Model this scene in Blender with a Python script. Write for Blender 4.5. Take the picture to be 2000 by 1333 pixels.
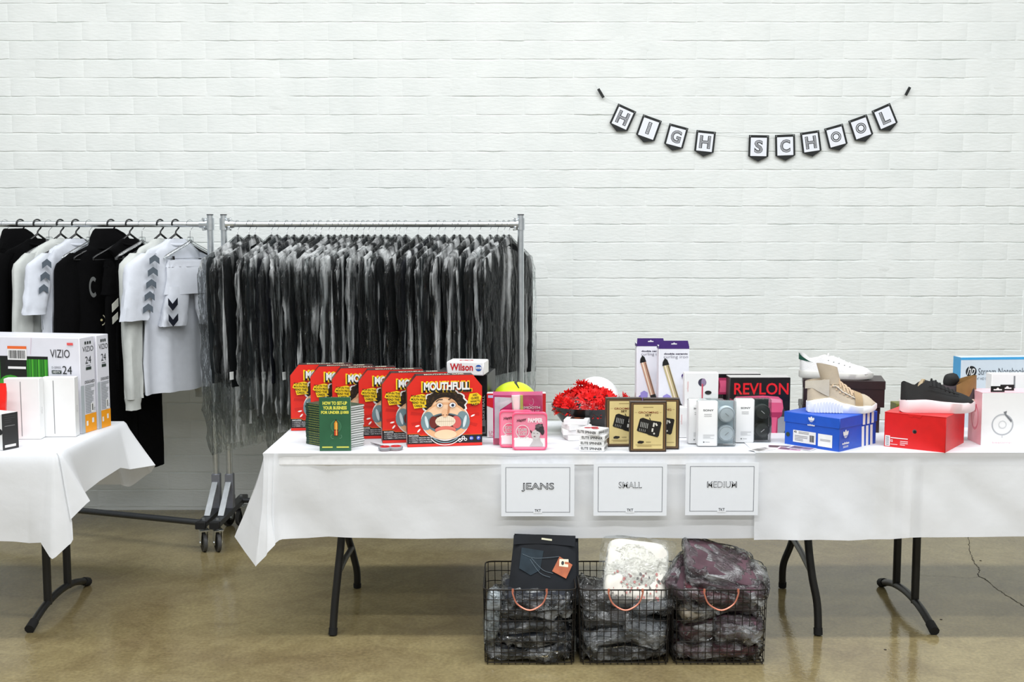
import bpy, bmesh, math, random
from mathutils import Vector, Matrix, noise
R = math.radians; PI = math.pi
for o in list(bpy.data.objects): bpy.data.objects.remove(o)
SC = bpy.context.scene; COL = SC.collection
# ---------------------------------------------------------------- camera, world, lights, exposure
FPX = 2250.0; TH = R(5.36); H = 1.59
cd = bpy.data.cameras.new('camera'); cam = bpy.data.objects.new('camera', cd); COL.objects.link(cam)
cam.location = (0, 0, H); cam.rotation_euler = (PI/2 - TH, 0, 0)
cd.sensor_width = 36; cd.lens = FPX*36/2000; cd.clip_start = .05; cd.clip_end = 60
SC.camera = cam
w = bpy.data.worlds.new('room_light'); SC.world = w; w.use_nodes = True
w.node_tree.nodes['Background'].inputs[0].default_value = (.90, .97, 1, 1)
w.node_tree.nodes['Background'].inputs[1].default_value = .33
def area(name, loc, sx, sy, power, col=(.975, .985, 1), aim=None):
    l = bpy.data.lights.new(name, 'AREA'); l.shape = 'RECTANGLE'; l.size = sx; l.size_y = sy
    l.energy = power; l.color = col
    o = bpy.data.objects.new(name, l); COL.objects.link(o); o.location = loc
    if aim: o.rotation_euler = (Vector(aim)-Vector(loc)).to_track_quat('-Z', 'Y').to_euler()
    return o
area('tube_and_fill_light', (0, 3.55, 4.9), 9, .35, 262)
area('tube_and_fill_light', (0, 0.9, 4.9), 9, .35, 200)  # unseen fill row, added to brighten surfaces facing the camera
area('tube_and_fill_light', (0, -2.2, 4.9), 9, .5, 300)  # another added fill row, behind the camera, for more front light
SC.view_settings.view_transform = 'Standard'; SC.view_settings.look = 'None'
SC.view_settings.gamma = 1; SC.view_settings.use_curve_mapping = False
SC.view_settings.exposure = 0.06
# ---------------------------------------------------------------- photo measurements -> world points
CT, ST = math.cos(TH), math.sin(TH)
def ray(px, py):
    u = (px-1000)/FPX; v = (py-666.5)/FPX
    return Vector((u, CT - v*ST, -ST - v*CT))
def P(px, py, Y):
    d = ray(px, py); t = Y/d.y
    return Vector((d.x*t, Y, H + d.z*t))
def PZ(px, py, z):
    d = ray(px, py); t = (z-H)/d.z
    return Vector((d.x*t, d.y*t, z))
def X(px, Y, z): return (px-1000)/FPX*(Y*CT + (H-z)*ST)
TT = .748
# ---------------------------------------------------------------- materials
MATS = {}
def lin(c):
    c = [x/255 for x in c]
    return [(x/12.92 if x <= .04045 else ((x+.055)/1.055)**2.4) for x in c]
def newmat(name):
    m = bpy.data.materials.new(name); m.use_nodes = True
    nt = m.node_tree; b = nt.nodes['Principled BSDF']; return m, nt, b
def mat(name, col, rough=.5, metal=0, var=.06, scale=30, bump=0, bscale=200, coat=0, sheen=0, alpha=1, spec=.5):
    if name in MATS: return MATS[name]
    m, nt, b = newmat(name); L = lin(col)
    n = nt.nodes.new('ShaderNodeTexNoise'); n.inputs['Scale'].default_value = scale; n.inputs['Detail'].default_value = 3
    tc = nt.nodes.new('ShaderNodeTexCoord'); nt.links.new(tc.outputs['Object'], n.inputs['Vector'])
    r = nt.nodes.new('ShaderNodeValToRGB'); nt.links.new(n.outputs['Fac'], r.inputs[0])
    r.color_ramp.elements[0].position = .3; r.color_ramp.elements[1].position = .7
    r.color_ramp.elements[0].color = [x*(1-var) for x in L]+[1]
    r.color_ramp.elements[1].color = [min(1, x*(1+var)) for x in L]+[1]
    nt.links.new(r.outputs[0], b.inputs['Base Color'])
    b.inputs['Roughness'].default_value = rough; b.inputs['Metallic'].default_value = metal
    b.inputs['Coat Weight'].default_value = coat; b.inputs['Sheen Weight'].default_value = sheen
    b.inputs['Alpha'].default_value = alpha; b.inputs['Specular IOR Level'].default_value = spec
    if bump:
        n2 = nt.nodes.new('ShaderNodeTexNoise'); n2.inputs['Scale'].default_value = bscale
        nt.links.new(tc.outputs['Object'], n2.inputs['Vector'])
        bp = nt.nodes.new('ShaderNodeBump'); bp.inputs['Strength'].default_value = bump; bp.inputs['Distance'].default_value = .01
        nt.links.new(n2.outputs['Fac'], bp.inputs['Height']); nt.links.new(bp.outputs[0], b.inputs['Normal'])
    MATS[name] = m; return m
def ink(col): # flat print colour
    col = [int(c) for c in col]; return mat('ink_%02x%02x%02x' % tuple(col), col, .45, var=.03)
WHT = (238, 238, 236); BLK = (14, 14, 15)
def plastic(name, base=.12, streak=.45, sc=(38, 38, 5), bump=.5, bsc=22, tint=(.98, 1, 1), whit=(.85, .87, .87), lo=.46, hi=.72, fres=1.2, ztop=None, bst=(1, 1, 1)):
    m, nt, b = newmat(name); N = nt.nodes; K = nt.links
    N.remove(b); out = N['Material Output']
    tc = N.new('ShaderNodeTexCoord'); mp = N.new('ShaderNodeMapping'); mp.inputs['Scale'].default_value = sc
    oi = N.new('ShaderNodeObjectInfo'); K.new(tc.outputs['Object'], mp.inputs['Vector'])
    mu = N.new('ShaderNodeMath'); mu.operation = 'MULTIPLY'; mu.inputs[1].default_value = 50; K.new(oi.outputs['Random'], mu.inputs[0])
    n = N.new('ShaderNodeTexNoise'); n.noise_dimensions = '4D'; n.inputs['Scale'].default_value = 1; n.inputs['Detail'].default_value = 5
    n.inputs['Roughness'].default_value = .33; n.inputs['Distortion'].default_value = .8
    K.new(mp.outputs[0], n.inputs['Vector']); K.new(mu.outputs[0], n.inputs['W'])
    rp = N.new('ShaderNodeValToRGB'); rp.color_ramp.elements[0].position = lo; rp.color_ramp.elements[1].position = hi
    rp.color_ramp.elements[0].color = (base,)*3+(1,); rp.color_ramp.elements[1].color = (base+streak,)*3+(1,)  # milky film; its white streaks paint in the highlights on creases
    if ztop:   # bunched plastic plus painted-in shoulder highlights: whiter round this height
        sx = N.new('ShaderNodeSeparateXYZ'); K.new(tc.outputs['Object'], sx.inputs[0])
        q = N.new('ShaderNodeMath'); q.operation = 'ADD'; q.inputs[1].default_value = -ztop[0]; K.new(sx.outputs['Z'], q.inputs[0])
        q2 = N.new('ShaderNodeMath'); q2.operation = 'ABSOLUTE'; K.new(q.outputs[0], q2.inputs[0])
        q3 = N.new('ShaderNodeMapRange'); q3.inputs[1].default_value = ztop[1]; q3.inputs[2].default_value = 0; q3.inputs[3].default_value = 0; q3.inputs[4].default_value = ztop[2]; K.new(q2.outputs[0], q3.inputs[0])
        q4 = N.new('ShaderNodeMath'); q4.operation = 'ADD'; K.new(q3.outputs[0], q4.inputs[0]); K.new(n.outputs['Fac'], q4.inputs[1]); K.new(q4.outputs[0], rp.inputs[0])
    else: K.new(n.outputs['Fac'], rp.inputs[0])
    n2 = N.new('ShaderNodeTexNoise'); n2.inputs['Scale'].default_value = bsc; n2.inputs['Detail'].default_value = 3; n2.inputs['Distortion'].default_value = .25; n2.inputs['Roughness'].default_value = .6
    mp2 = N.new('ShaderNodeMapping'); mp2.inputs['Scale'].default_value = bst; K.new(tc.outputs['Object'], mp2.inputs['Vector']); K.new(mp2.outputs[0], n2.inputs['Vector'])
    bp = N.new('ShaderNodeBump'); bp.inputs['Strength'].default_value = bump; bp.inputs['Distance'].default_value = .03
    K.new(n2.outputs['Fac'], bp.inputs['Height'])
    tr = N.new('ShaderNodeBsdfTransparent'); tr.inputs[0].default_value = tint+(1,)
    df = N.new('ShaderNodeBsdfDiffuse'); df.inputs[0].default_value = whit+(1,)
    gl = N.new('ShaderNodeBsdfGlossy'); gl.inputs['Roughness'].default_value = .16
    K.new(bp.outputs[0], gl.inputs['Normal']); K.new(bp.outputs[0], df.inputs['Normal'])
    tl = N.new('ShaderNodeBsdfTranslucent'); tl.inputs[0].default_value = whit+(1,); dt = N.new('ShaderNodeMixShader'); dt.inputs[0].default_value = .4
    K.new(df.outputs[0], dt.inputs[1]); K.new(tl.outputs[0], dt.inputs[2])
    m1 = N.new('ShaderNodeMixShader'); K.new(rp.outputs[0], m1.inputs[0]); K.new(tr.outputs[0], m1.inputs[1]); K.new(dt.outputs[0], m1.inputs[2])
    lw = N.new('ShaderNodeFresnel'); lw.inputs['IOR'].default_value = 1.5; K.new(bp.outputs[0], lw.inputs['Normal'])
    mx = N.new('ShaderNodeMath'); mx.operation = 'MULTIPLY'; mx.inputs[1].default_value = fres; mx.use_clamp = True; K.new(lw.outputs[0], mx.inputs[0])
    m2 = N.new('ShaderNodeMixShader'); K.new(mx.outputs[0], m2.inputs[0]); K.new(m1.outputs[0], m2.inputs[1]); K.new(gl.outputs[0], m2.inputs[2])
    K.new(m2.outputs[0], out.inputs[0]); return m
def clothmat(name, col, trans=.35, rough=.8, sheer=.05):
    m, nt, b = newmat(name); N = nt.nodes; K = nt.links; L = lin(col)
    b.inputs['Base Color'].default_value = L+[1]; b.inputs['Roughness'].default_value = rough
    t = N.new('ShaderNodeBsdfTranslucent'); t.inputs[0].default_value = L+[1]
    tc = N.new('ShaderNodeTexCoord'); n = N.new('ShaderNodeTexNoise'); n.inputs['Scale'].default_value = 5; n.inputs['Detail'].default_value = 6
    K.new(tc.outputs['Object'], n.inputs['Vector'])
    bp = N.new('ShaderNodeBump'); bp.inputs['Strength'].default_value = .25; bp.inputs['Distance'].default_value = .02
    K.new(n.outputs['Fac'], bp.inputs['Height']); K.new(bp.outputs[0], b.inputs['Normal'])
    mx = N.new('ShaderNodeMixShader'); mx.inputs[0].default_value = trans
    K.new(b.outputs[0], mx.inputs[1]); K.new(t.outputs[0], mx.inputs[2])
    tp = N.new('ShaderNodeBsdfTransparent'); m3 = N.new('ShaderNodeMixShader'); m3.inputs[0].default_value = sheer
    K.new(mx.outputs[0], m3.inputs[1]); K.new(tp.outputs[0], m3.inputs[2]); K.new(m3.outputs[0], N['Material Output'].inputs[0])
    return m
# ---------------------------------------------------------------- mesh builder
_bb = {}
def bevbox(w, d, h, r, seg=1):
    k = (round(w, 4), round(d, 4), round(h, 4), r, seg)
    if k not in _bb:
        bm = bmesh.new(); bmesh.ops.create_cube(bm, size=1)
        for v in bm.verts: v.co = Vector((v.co.x*w, v.co.y*d, v.co.z*h))
        if r: bmesh.ops.bevel(bm, geom=bm.edges[:], offset=r, segments=seg, affect='EDGES', profile=.5)
        bm.verts.index_update()
        _bb[k] = ([v.co.copy() for v in bm.verts], [[v.index for v in f.verts] for f in bm.faces]); bm.free()
    return _bb[k]
class MB:
    def __init__(s): s.v = []; s.f = []; s.m = []
    def add(s, vs, fs, mi=0, mtx=None):
        b = len(s.v); s.v += [(mtx @ Vector(p) if mtx else Vector(p)) for p in vs]
        s.f += [[i+b for i in f] for f in fs]; s.m += [mi]*len(fs); return s
    def box(s, c, d, r=.0, mi=0, rot=None, seg=1):
        vs, fs = bevbox(d[0], d[1], d[2], r, seg)
        M = Matrix.Translation(c)
        if rot is not None: M = M @ rot.to_4x4()
        return s.add(vs, fs, mi, M)
    def tube(s, pts, r, n=8, mi=0, closed=False, caps=True, flat=1.0):
        pts = [Vector(p) for p in pts]; k = len(pts); rings = []
        rr = r if isinstance(r, (list, tuple)) else [r]*k
        up = None; vs = []
        for i in range(k):
            a = pts[(i-1) % k] if (i or closed) else pts[0]; b = pts[(i+1) % k] if (i < k-1 or closed) else pts[-1]
            t = (b-a).normalized()
            if up is None:
                up = t.orthogonal().normalized()
                if abs(t.z) < .9: up = (Vector((0, 0, 1)) - t*t.z).normalized()
            up = (up - t*up.dot(t)).normalized(); sd = t.cross(up)
            for j in range(n):
                an = 2*PI*j/n
                vs.append(pts[i] + up*math.cos(an)*rr[i]*flat + sd*math.sin(an)*rr[i])
        fs = []
        for i in range(k if closed else k-1):
            for j in range(n):
                a = i*n+j; b = i*n+(j+1) % n; c = ((i+1) % k)*n+(j+1) % n; d = ((i+1) % k)*n+j
                fs.append([a, b, c, d])
        if caps and not closed: fs += [list(range(n))[::-1], [(k-1)*n+j for j in range(n)]]
        return s.add(vs, fs, mi)
    def lathe(s, prof, n=32, mi=0, mtx=None, a0=0, a1=2*PI):
        vs = []; fs = []; full = abs(a1-a0-2*PI) < 1e-6; m = n if full else n+1
        for (r, z) in prof:
            for j in range(m):
                a = a0+(a1-a0)*j/n; vs.append((r*math.cos(a), r*math.sin(a), z))
        for i in range(len(prof)-1):
            for j in range(n):
                fs.append([i*m+j, i*m+(j+1) % m, (i+1)*m+(j+1) % m, (i+1)*m+j])
        return s.add(vs, fs, mi, mtx)
    def prism(s, poly, t0, t1, fr=None, mi=0):
        """poly in (u,v), extruded t0..t1 along fr normal; fr=(o,u,v,n)"""
        o, u, v, n = fr or (Vector(), Vector((1, 0, 0)), Vector((0, 0, 1)), Vector((0, -1, 0)))
        k = len(poly)
        vs = [o+u*a+v*b+n*t0 for a, b in poly]+[o+u*a+v*b+n*t1 for a, b in poly]
        fs = [list(range(k))[::-1], [k+i for i in range(k)]]+[[i, (i+1) % k, k+(i+1) % k, k+i] for i in range(k)]
        return s.add(vs, fs, mi)
    def grid(s, fn, nu, nv, mi=0, wrap=False):
        vs = [fn(i/(nu if wrap else nu), j/nv) for j in range(nv+1) for i in range(nu if wrap else nu+1)]
        m = nu if wrap else nu+1
        fs = [[j*m+i, j*m+(i+1) % m, (j+1)*m+(i+1) % m, (j+1)*m+i] for j in range(nv) for i in range(nu)]
        return s.add(vs, fs, mi)
    def build(s, name, mats, parent=None, smooth=40, **props):
        me = bpy.data.meshes.new(name); me.from_pydata([tuple(p) for p in s.v], [], s.f)
        if not isinstance(mats, (list, tuple)): mats = [mats]
        for m in mats: me.materials.append(m)
        if len(mats) > 1: me.polygons.foreach_set('material_index', s.m)
        me.update()
        if smooth:
            me.shade_smooth(); me.set_sharp_from_angle(angle=R(smooth))
        o = bpy.data.objects.new(name, me); COL.objects.link(o); o.parent = parent
        for k, v in props.items(): o[k] = v
        return o
def tag(o, label, cat, group=None):
    o['label'] = label; o['category'] = cat
    if group: o['group'] = group
    return o
def thing(name, label, cat, loc=(0, 0, 0), rz=0, group=None, rot=None):
    o = bpy.data.objects.new(name, None); COL.objects.link(o); o.empty_display_size = .05
    o.location = loc; o.rotation_euler = rot or (0, 0, rz); return tag(o, label, cat, group)
def copy_tree(o, parent=None, **props):
    c = o.copy(); COL.objects.link(c); c.parent = parent
    for k, v in props.items(): c[k] = v
    for ch in o.children: copy_tree(ch, c)
    return c
def interp(keys, x):
    if x <= keys[0][0]: return keys[0][1]
    for (a, va), (b, vb) in zip(keys, keys[1:]):
        if x <= b:
            t = (x-a)/(b-a); t = t*t*(3-2*t)*.5+t*.5; return va+(vb-va)*t
    return keys[-1][1]
def spline(pts, n=6, closed=False):
    pts = [Vector(p) for p in pts]; k = len(pts); out = []
    for i in range(k if closed else k-1):
        p0 = pts[(i-1) % k] if (closed or i) else pts[0]; p1 = pts[i]; p2 = pts[(i+1) % k]
        p3 = pts[(i+2) % k] if (closed or i < k-2) else pts[-1]
        for j in range(n):
            t = j/n
            out.append(.5*((2*p1)+(p2-p0)*t+(2*p0-5*p1+4*p2-p3)*t*t+(3*p1-p0-3*p2+p3)*t**3))
    if not closed: out.append(pts[-1])
    return out
ORD = 'first second third fourth fifth sixth seventh eighth ninth tenth eleventh twelfth thirteenth fourteenth fifteenth sixteenth seventeenth eighteenth nineteenth twentieth'.split()
def ordw(n):
    if n < 20: return ORD[n]
    if n == 29: return 'thirtieth'
    if n == 39: return 'fortieth'
    return {2: 'twenty', 3: 'thirty', 4: 'forty'}[(n+1)//10]+'-'+ORD[(n+1) % 10-1]
# ---------------------------------------------------------------- text and flat print
_tx = {}
def text_geo(s, bold):
    k = (s, bold)
    if k not in _tx:
        c = bpy.data.curves.new('t', 'FONT'); c.body = s; c.size = 1; c.offset = bold; c.resolution_u = 3; c.space_line = .92
        c.align_x = 'CENTER'
        o = bpy.data.objects.new('t', c); me = bpy.data.meshes.new_from_object(o)
        vs = [(v.co.x, v.co.y) for v in me.vertices]; fs = [list(p.vertices) for p in me.polygons]
        bpy.data.objects.remove(o); bpy.data.meshes.remove(me); bpy.data.curves.remove(c)
        xs = [a for a, b in vs]; ys = [b for a, b in vs]
        _tx[k] = (vs, fs, min(xs), max(xs), min(ys), max(ys))
    return _tx[k]
class Art:
    """flat print on one face of a box w*d*h (origin bottom centre)"""
    def __init__(s, dims, face='front', e0=.0004):
        w, d, h = dims; s.mb = MB(); s.mats = []; s.e = e0
        V = Vector
        s.o, s.u, s.v, s.n, s.W, s.Hh = {
            'front': (V((-w/2, -d/2, 0)), V((1, 0, 0)), V((0, 0, 1)), V((0, -1, 0)), w, h),
            'right': (V((w/2, -d/2, 0)), V((0, 1, 0)), V((0, 0, 1)), V((1, 0, 0)), d, h),
            'left': (V((-w/2, d/2, 0)), V((0, -1, 0)), V((0, 0, 1)), V((-1, 0, 0)), d, h),
            'top': (V((-w/2, -d/2, h)), V((1, 0, 0)), V((0, 1, 0)), V((0, 0, 1)), w, d)}[face]
    def mi(s, m):
        if not isinstance(m, bpy.types.Material): m = ink(m)
        if m not in s.mats: s.mats.append(m)
        return s.mats.index(m)
    def raw(s, pts, fs, m):
        s.e += .00012
        s.mb.add([s.o+s.u*a+s.v*b+s.n*s.e for a, b in pts], fs, s.mi(m)); return s
    def poly(s, pts, m):
        return s.raw([(a*s.W, b*s.Hh) for a, b in pts], [list(range(len(pts)))], m)
    def rect(s, x0, y0, x1, y1, m): return s.poly([(x0, y0), (x1, y0), (x1, y1), (x0, y1)], m)
    def ell(s, cx, cy, rx, ry, m, n=24, a0=0, a1=360, rot=0, wob=0, seed=0):
        """rx, ry as fractions of face width"""
        pts = []; ro = R(rot)
        for i in range(n):
            a = R(a0+(a1-a0)*i/(n if a1-a0 == 360 else n-1))
            k = 1+wob*math.sin(i*2.7+seed)*math.cos(i*1.3+seed*2)
            x = rx*math.cos(a)*k; y = ry*math.sin(a)*k
            pts.append((cx*s.W+(x*math.cos(ro)-y*math.sin(ro))*s.W, cy*s.Hh+(x*math.sin(ro)+y*math.cos(ro))*s.W))
        return s.raw(pts, [list(range(n))], m)
    def ring(s, cx, cy, rx, ry, th, m, n=28, a0=0, a1=360):
        pts = []; k = n
        for q in (0, 1):
            for i in range(k+1):
                a = R(a0+(a1-a0)*i/k); r = (1-th*q)
                pts.append(((cx+rx*r*math.cos(a))*s.W, cy*s.Hh+ry*r*math.sin(a)*s.W))
        return s.raw(pts, [[i, i+1, k+2+i, k+1+i] for i in range(k)], m)
    def line(s, pts, th, m):
        for (a, b), (c, d) in zip(pts, pts[1:]):
            A = Vector((a*s.W, b*s.Hh)); B = Vector((c*s.W, d*s.Hh)); t = (B-A).normalized(); nn = Vector((-t.y, t.x))*th*s.W/2
            s.raw([tuple(A-nn), tuple(B-nn), tuple(B+nn), tuple(A+nn)], [[0, 1, 2, 3]], m); s.e -= .00011
        s.e += .00011
        return s
    def frame(s, x0, y0, x1, y1, th, m):
        ty = th*s.W/s.Hh
        s.rect(x0, y0, x1, y0+ty, m); s.rect(x0, y1-ty, x1, y1, m); s.rect(x0, y0, x0+th, y1, m); s.rect(x1-th, y0, x1, y1, m)
        return s
    def text(s, t, cx, cy, w, h, m, bold=0, rot=0, shear=0):
        vs, fs, x0, x1, y0, y1 = text_geo(t, bold); ro = R(rot); out = []
        for a, b in vs:
            x = ((a-x0)/(x1-x0)-.5)*w*s.W; y = ((b-y0)/(y1-y0)-.5)*h*s.Hh; x += shear*y
            out.append((cx*s.W+x*math.cos(ro)-y*math.sin(ro), cy*s.Hh+x*math.sin(ro)+y*math.cos(ro)))
        return s.raw(out, fs, m)
    def bars(s, x0, y0, x1, y1, m, n=14, seed=1):
        rd = random.Random(seed); x = x0
        while x < x1:
            wd = (x1-x0)/n*rd.uniform(.3, .9); s.rect(x, y0, min(x+wd, x1), y1, m); s.e -= .00012; x += wd+(x1-x0)/n*rd.uniform(.2, .6)
        s.e += .00012; return s
    def lines(s, x0, y0, x1, y1, n, m, th=.35, seed=2):
        rd = random.Random(seed)
        for i in range(n):
            y = y1-(y1-y0)*(i+.5)/n; hh = (y1-y0)/n*th/2
            s.rect(x0, y-hh, x0+(x1-x0)*rd.uniform(.6, 1), y+hh, m); s.e -= .00012
        s.e += .00012; return s
    def build(s, name, parent, **k): return s.mb.build(name, s.mats, parent, smooth=0, **k)
def carton(name, label, cat, x0, x1, yb, yt, depth, m, z0=TT, rz=0, group=None, Y=None, bev=.0015, part='carton'):
    """an upright box whose front face spans the photo's x0..x1, yb (base) .. yt (top)"""
    if Y is None: Y = PZ((x0+x1)/2, yb, z0).y
    ht = P((x0+x1)/2, yt, Y).z-z0
    xa, xb = X(x0, Y, z0+ht/2), X(x1, Y, z0+ht/2); wd = (xb-xa)/math.cos(rz)
    off = Vector((-math.sin(rz)*depth/2, math.cos(rz)*depth/2, 0))
    t = thing(name, label, cat, Vector(((xa+xb)/2, Y, z0))+off, rz, group)
    dims = (wd, depth, ht)
    if m: MB().box((0, 0, ht/2), dims, bev).build(part, m, t)
    return t, dims
def corner_box(name, label, cat, N, L, Rr, yt, m=None, z0=TT, group=None):
    """box from its near, left and right base corners in the photo; front face runs L->N"""
    n, l, r = PZ(*N, z0), PZ(*L, z0), PZ(*Rr, z0)
    ax = (n-l); wd = ax.length; ax.normalize(); rz = math.atan2(ax.y, ax.x)
    ay = Vector((-ax.y, ax.x, 0)); d = abs((r-n).dot(ay)); ht = P(N[0], yt, n.y).z-z0
    c = n-ax*wd/2+ay*d/2
    t = thing(name, label, cat, c, rz, group)
    if m: MB().box((0, 0, ht/2), (wd, d, ht), .002).build('carton', m, t)
    return t, (wd, d, ht)
# ================================================================ SETTING
WY = 6.52
def floor_mat():
    m, nt, b = newmat('polished_concrete'); N = nt.nodes; K = nt.links
    tc = N.new('ShaderNodeTexCoord')
    def nz(sc, det=5, dis=0, rough=.55):
        n = N.new('ShaderNodeTexNoise'); n.inputs['Scale'].default_value = sc; n.inputs['Detail'].default_value = det
        n.inputs['Distortion'].default_value = dis; n.inputs['Roughness'].default_value = rough; K.new(tc.outputs['Object'], n.inputs['Vector']); return n
    a = nz(1.1, 6, .6); r = N.new('ShaderNodeValToRGB'); K.new(a.outputs['Fac'], r.inputs[0]); e = r.color_ramp.elements
    e[0].position = .28; e[0].color = lin((118, 104, 78))+[1]; e[1].position = .72; e[1].color = lin((158, 146, 108))+[1]
    q = e.new(.5); q.color = lin((138, 126, 92))+[1]
    f = nz(70, 3); r2 = N.new('ShaderNodeValToRGB'); K.new(f.outputs['Fac'], r2.inputs[0]); e = r2.color_ramp.elements
    e[0].position = .3; e[0].color = (.80, .79, .77, 1); e[1].position = .78; e[1].color = (1.22, 1.2, 1.15, 1)
    mx = N.new('ShaderNodeMix'); mx.data_type = 'RGBA'; mx.blend_type = 'MULTIPLY'; mx.inputs[0].default_value = 1
    K.new(r.outputs[0], mx.inputs[6]); K.new(r2.outputs[0], mx.inputs[7])
    d = nz(6, 6, 1.5); r3 = N.new('ShaderNodeValToRGB'); K.new(d.outputs['Fac'], r3.inputs[0]); e = r3.color_ramp.elements
    e[0].position = .35; e[0].color = (.82, .8, .78, 1); e[1].position = .6; e[1].color = (1, 1, 1, 1)
    m2 = N.new('ShaderNodeMix'); m2.data_type = 'RGBA'; m2.blend_type = 'MULTIPLY'; m2.inputs[0].default_value = 1
    K.new(mx.outputs[2], m2.inputs[6]); K.new(r3.outputs[0], m2.inputs[7]); K.new(m2.outputs[2], b.inputs['Base Color'])
    g = nz(3, 4); r4 = N.new('ShaderNodeMapRange'); r4.inputs[3].default_value = .05; r4.inputs[4].default_value = .16
    K.new(g.outputs['Fac'], r4.inputs[0]); K.new(r4.outputs[0], b.inputs['Roughness'])
    b.inputs['IOR'].default_value = 1.45
    bp = N.new('ShaderNodeBump'); bp.inputs['Strength'].default_value = .06; bp.inputs['Distance'].default_value = .01
    K.new(f.outputs['Fac'], bp.inputs['Height']); K.new(bp.outputs[0], b.inputs['Normal']); return m
fl = MB().box((0, 3, -.05), (14, 12, .1)).build('floor', floor_mat(), smooth=0, kind='structure')
def crack(name, pts, wd):
    mb = MB(); rd = random.Random(5)
    q = spline([PZ(x, y, 0) for x, y in pts], 10); vs = []; fs = []
    for i, p in enumerate(q):
        j = Vector((rd.uniform(-1, 1), rd.uniform(-1, 1), 0))*.004; ww = wd*rd.uniform(.4, 1.3)
        vs += [p+j+Vector((-ww, -ww*.5, .0006)), p+j+Vector((ww, ww*.5, .0006))]
        if i: k = 2*i; fs.append([k-2, k-1, k+1, k])
    mb.add(vs, fs); mb.build(name, mat('crack_shadow', (58, 52, 40), .9), fl, smooth=0)
crack('crack', [(1893, 1040), (1892, 1060), (1897, 1085), (1902, 1098), (1912, 1112), (1911, 1125), (1925, 1133), (1942, 1147), (1960, 1160), (1983, 1174), (2010, 1192)], .0028)
crack('crack', [(1790, 1124), (1850, 1127), (1890, 1130), (1911, 1127)], .0010)
for x, y in ((1838, 1211), (1729, 1270), (1915, 1096)):
    p = PZ(x, y, 0); MB().lathe([(0, .002), (.004, .0018), (.006, 0)], 9, mtx=Matrix.Translation(p)).build('floor_pit', mat('pit', (40, 34, 26), .8), fl)
def wall_mat():
    m, nt, b = newmat('painted_brick'); N = nt.nodes; K = nt.links
    tc = N.new('ShaderNodeTexCoord'); ge = N.new('ShaderNodeNewGeometry')
    def nz(sc, det, s3=(1, 1, 1)):
        mp = N.new('ShaderNodeMapping'); mp.inputs['Scale'].default_value = s3; K.new(ge.outputs['Position'], mp.inputs['Vector'])
        n = N.new('ShaderNodeTexNoise'); n.inputs['Scale'].default_value = sc; n.inputs['Detail'].default_value = det; K.new(mp.outputs[0], n.inputs['Vector']); return n
    n = nz(4, 4); r = N.new('ShaderNodeValToRGB'); e = r.color_ramp.elements
    e[0].position = .3; e[0].color = lin((232, 236, 233))+[1]; e[1].position = .7; e[1].color = lin((240, 243, 240))+[1]
    K.new(n.outputs['Fac'], r.inputs[0]); K.new(r.outputs[0], b.inputs['Base Color'])
    b.inputs['Roughness'].default_value = .55
    n2 = nz(55, 6, (.5, 1, 1.6)); bp = N.new('ShaderNodeBump'); bp.inputs['Strength'].default_value = .32; bp.inputs['Distance'].default_value = .006
    K.new(n2.outputs['Fac'], bp.inputs['Height']); K.new(bp.outputs[0], b.inputs['Normal']); return m
WM = wall_mat()
CH, BL = .1013, .2725
Z0 = P(1000, 579.3, WY).z % CH       # a bed joint at y=579
X0 = P(1211.6, 631, WY).x % BL
def mortar(u, v):
    x = -4.4+8.8*u; z = 4.6*v
    return Vector((x, WY-.0014+.0056*noise.noise(Vector((x*5, round(z/CH)*3.1, 1))), z))
wall = MB().grid(mortar, 220, 260, 0)
wall.box((0, WY+.12, 2.3), (8.8, .2, 4.6))
wall = wall.build('wall_back', WM, smooth=60, kind='structure')
rd = random.Random(3)
def brick_geo(seed, L=BL+.0003, Hh=CH-.0095):
    """front face 6x2 uneven grid with a slanted painted edge back into the joint"""
    r = random.Random(seed); vs = []; fs = []; nx, nz_ = 8, 2; XS = [-.5, -.47, -.32, -.15, .02, .18, .33, .47, .5]
    for j in range(nz_+1):
        for i in range(nx+1):
            x = XS[i]*L; z = (j/nz_-.5)*Hh
            if 0 < i < nx: z += r.uniform(-.0016, .0016)*(1 if j != 1 else 0)
            if 0 < j < nz_ and 0 < i < nx: x += r.uniform(-.0015, .0015)
            vs.append((x, (-.0045 if 0 < i < nx else -.0024)+r.uniform(-.0009, .0009)*(.4 if i in (0, nx) else 1), z))
    k = nx+1
    rim = [(i, 0) for i in range(nx+1)]+[(nx, j) for j in range(1, nz_+1)]+[(i, nz_) for i in range(nx-1, -1, -1)]+[(0, j) for j in range(nz_-1, 0, -1)]
    for i, j in rim:
        x, y, z = vs[j*k+i]; vs.append((x, .0075, z*1.0+(.0055 if j == nz_ else -.0006 if j == 0 else 0)))
    b = k*(nz_+1)
    fs = [[j*k+i, j*k+i+1, (j+1)*k+i+1, (j+1)*k+i] for j in range(nz_) for i in range(nx)]
    q = [j*k+i for i, j in rim]; n = len(rim)
    fs += [[q[i], b+i, b+(i+1) % n, q[(i+1) % n]] for i in range(n)]
    return vs, fs
BG = [brick_geo(i) for i in range(8)]; protos = []
cells = []
for row in range(-1, 42):
    z = Z0+CH*(row+.5)
    zz = z
    if z < .03 or z > 3.6: continue
    k579 = round((P(1000, 579.3, WY).z-Z0)/CH)
    odd = (row-(k579-2)) % 2
    for c in range(-12, 13):
        x = X0+BL*(c+.5*odd)+BL/2
        if abs(x) < 3.25: cells.append((x, z, row))
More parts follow.
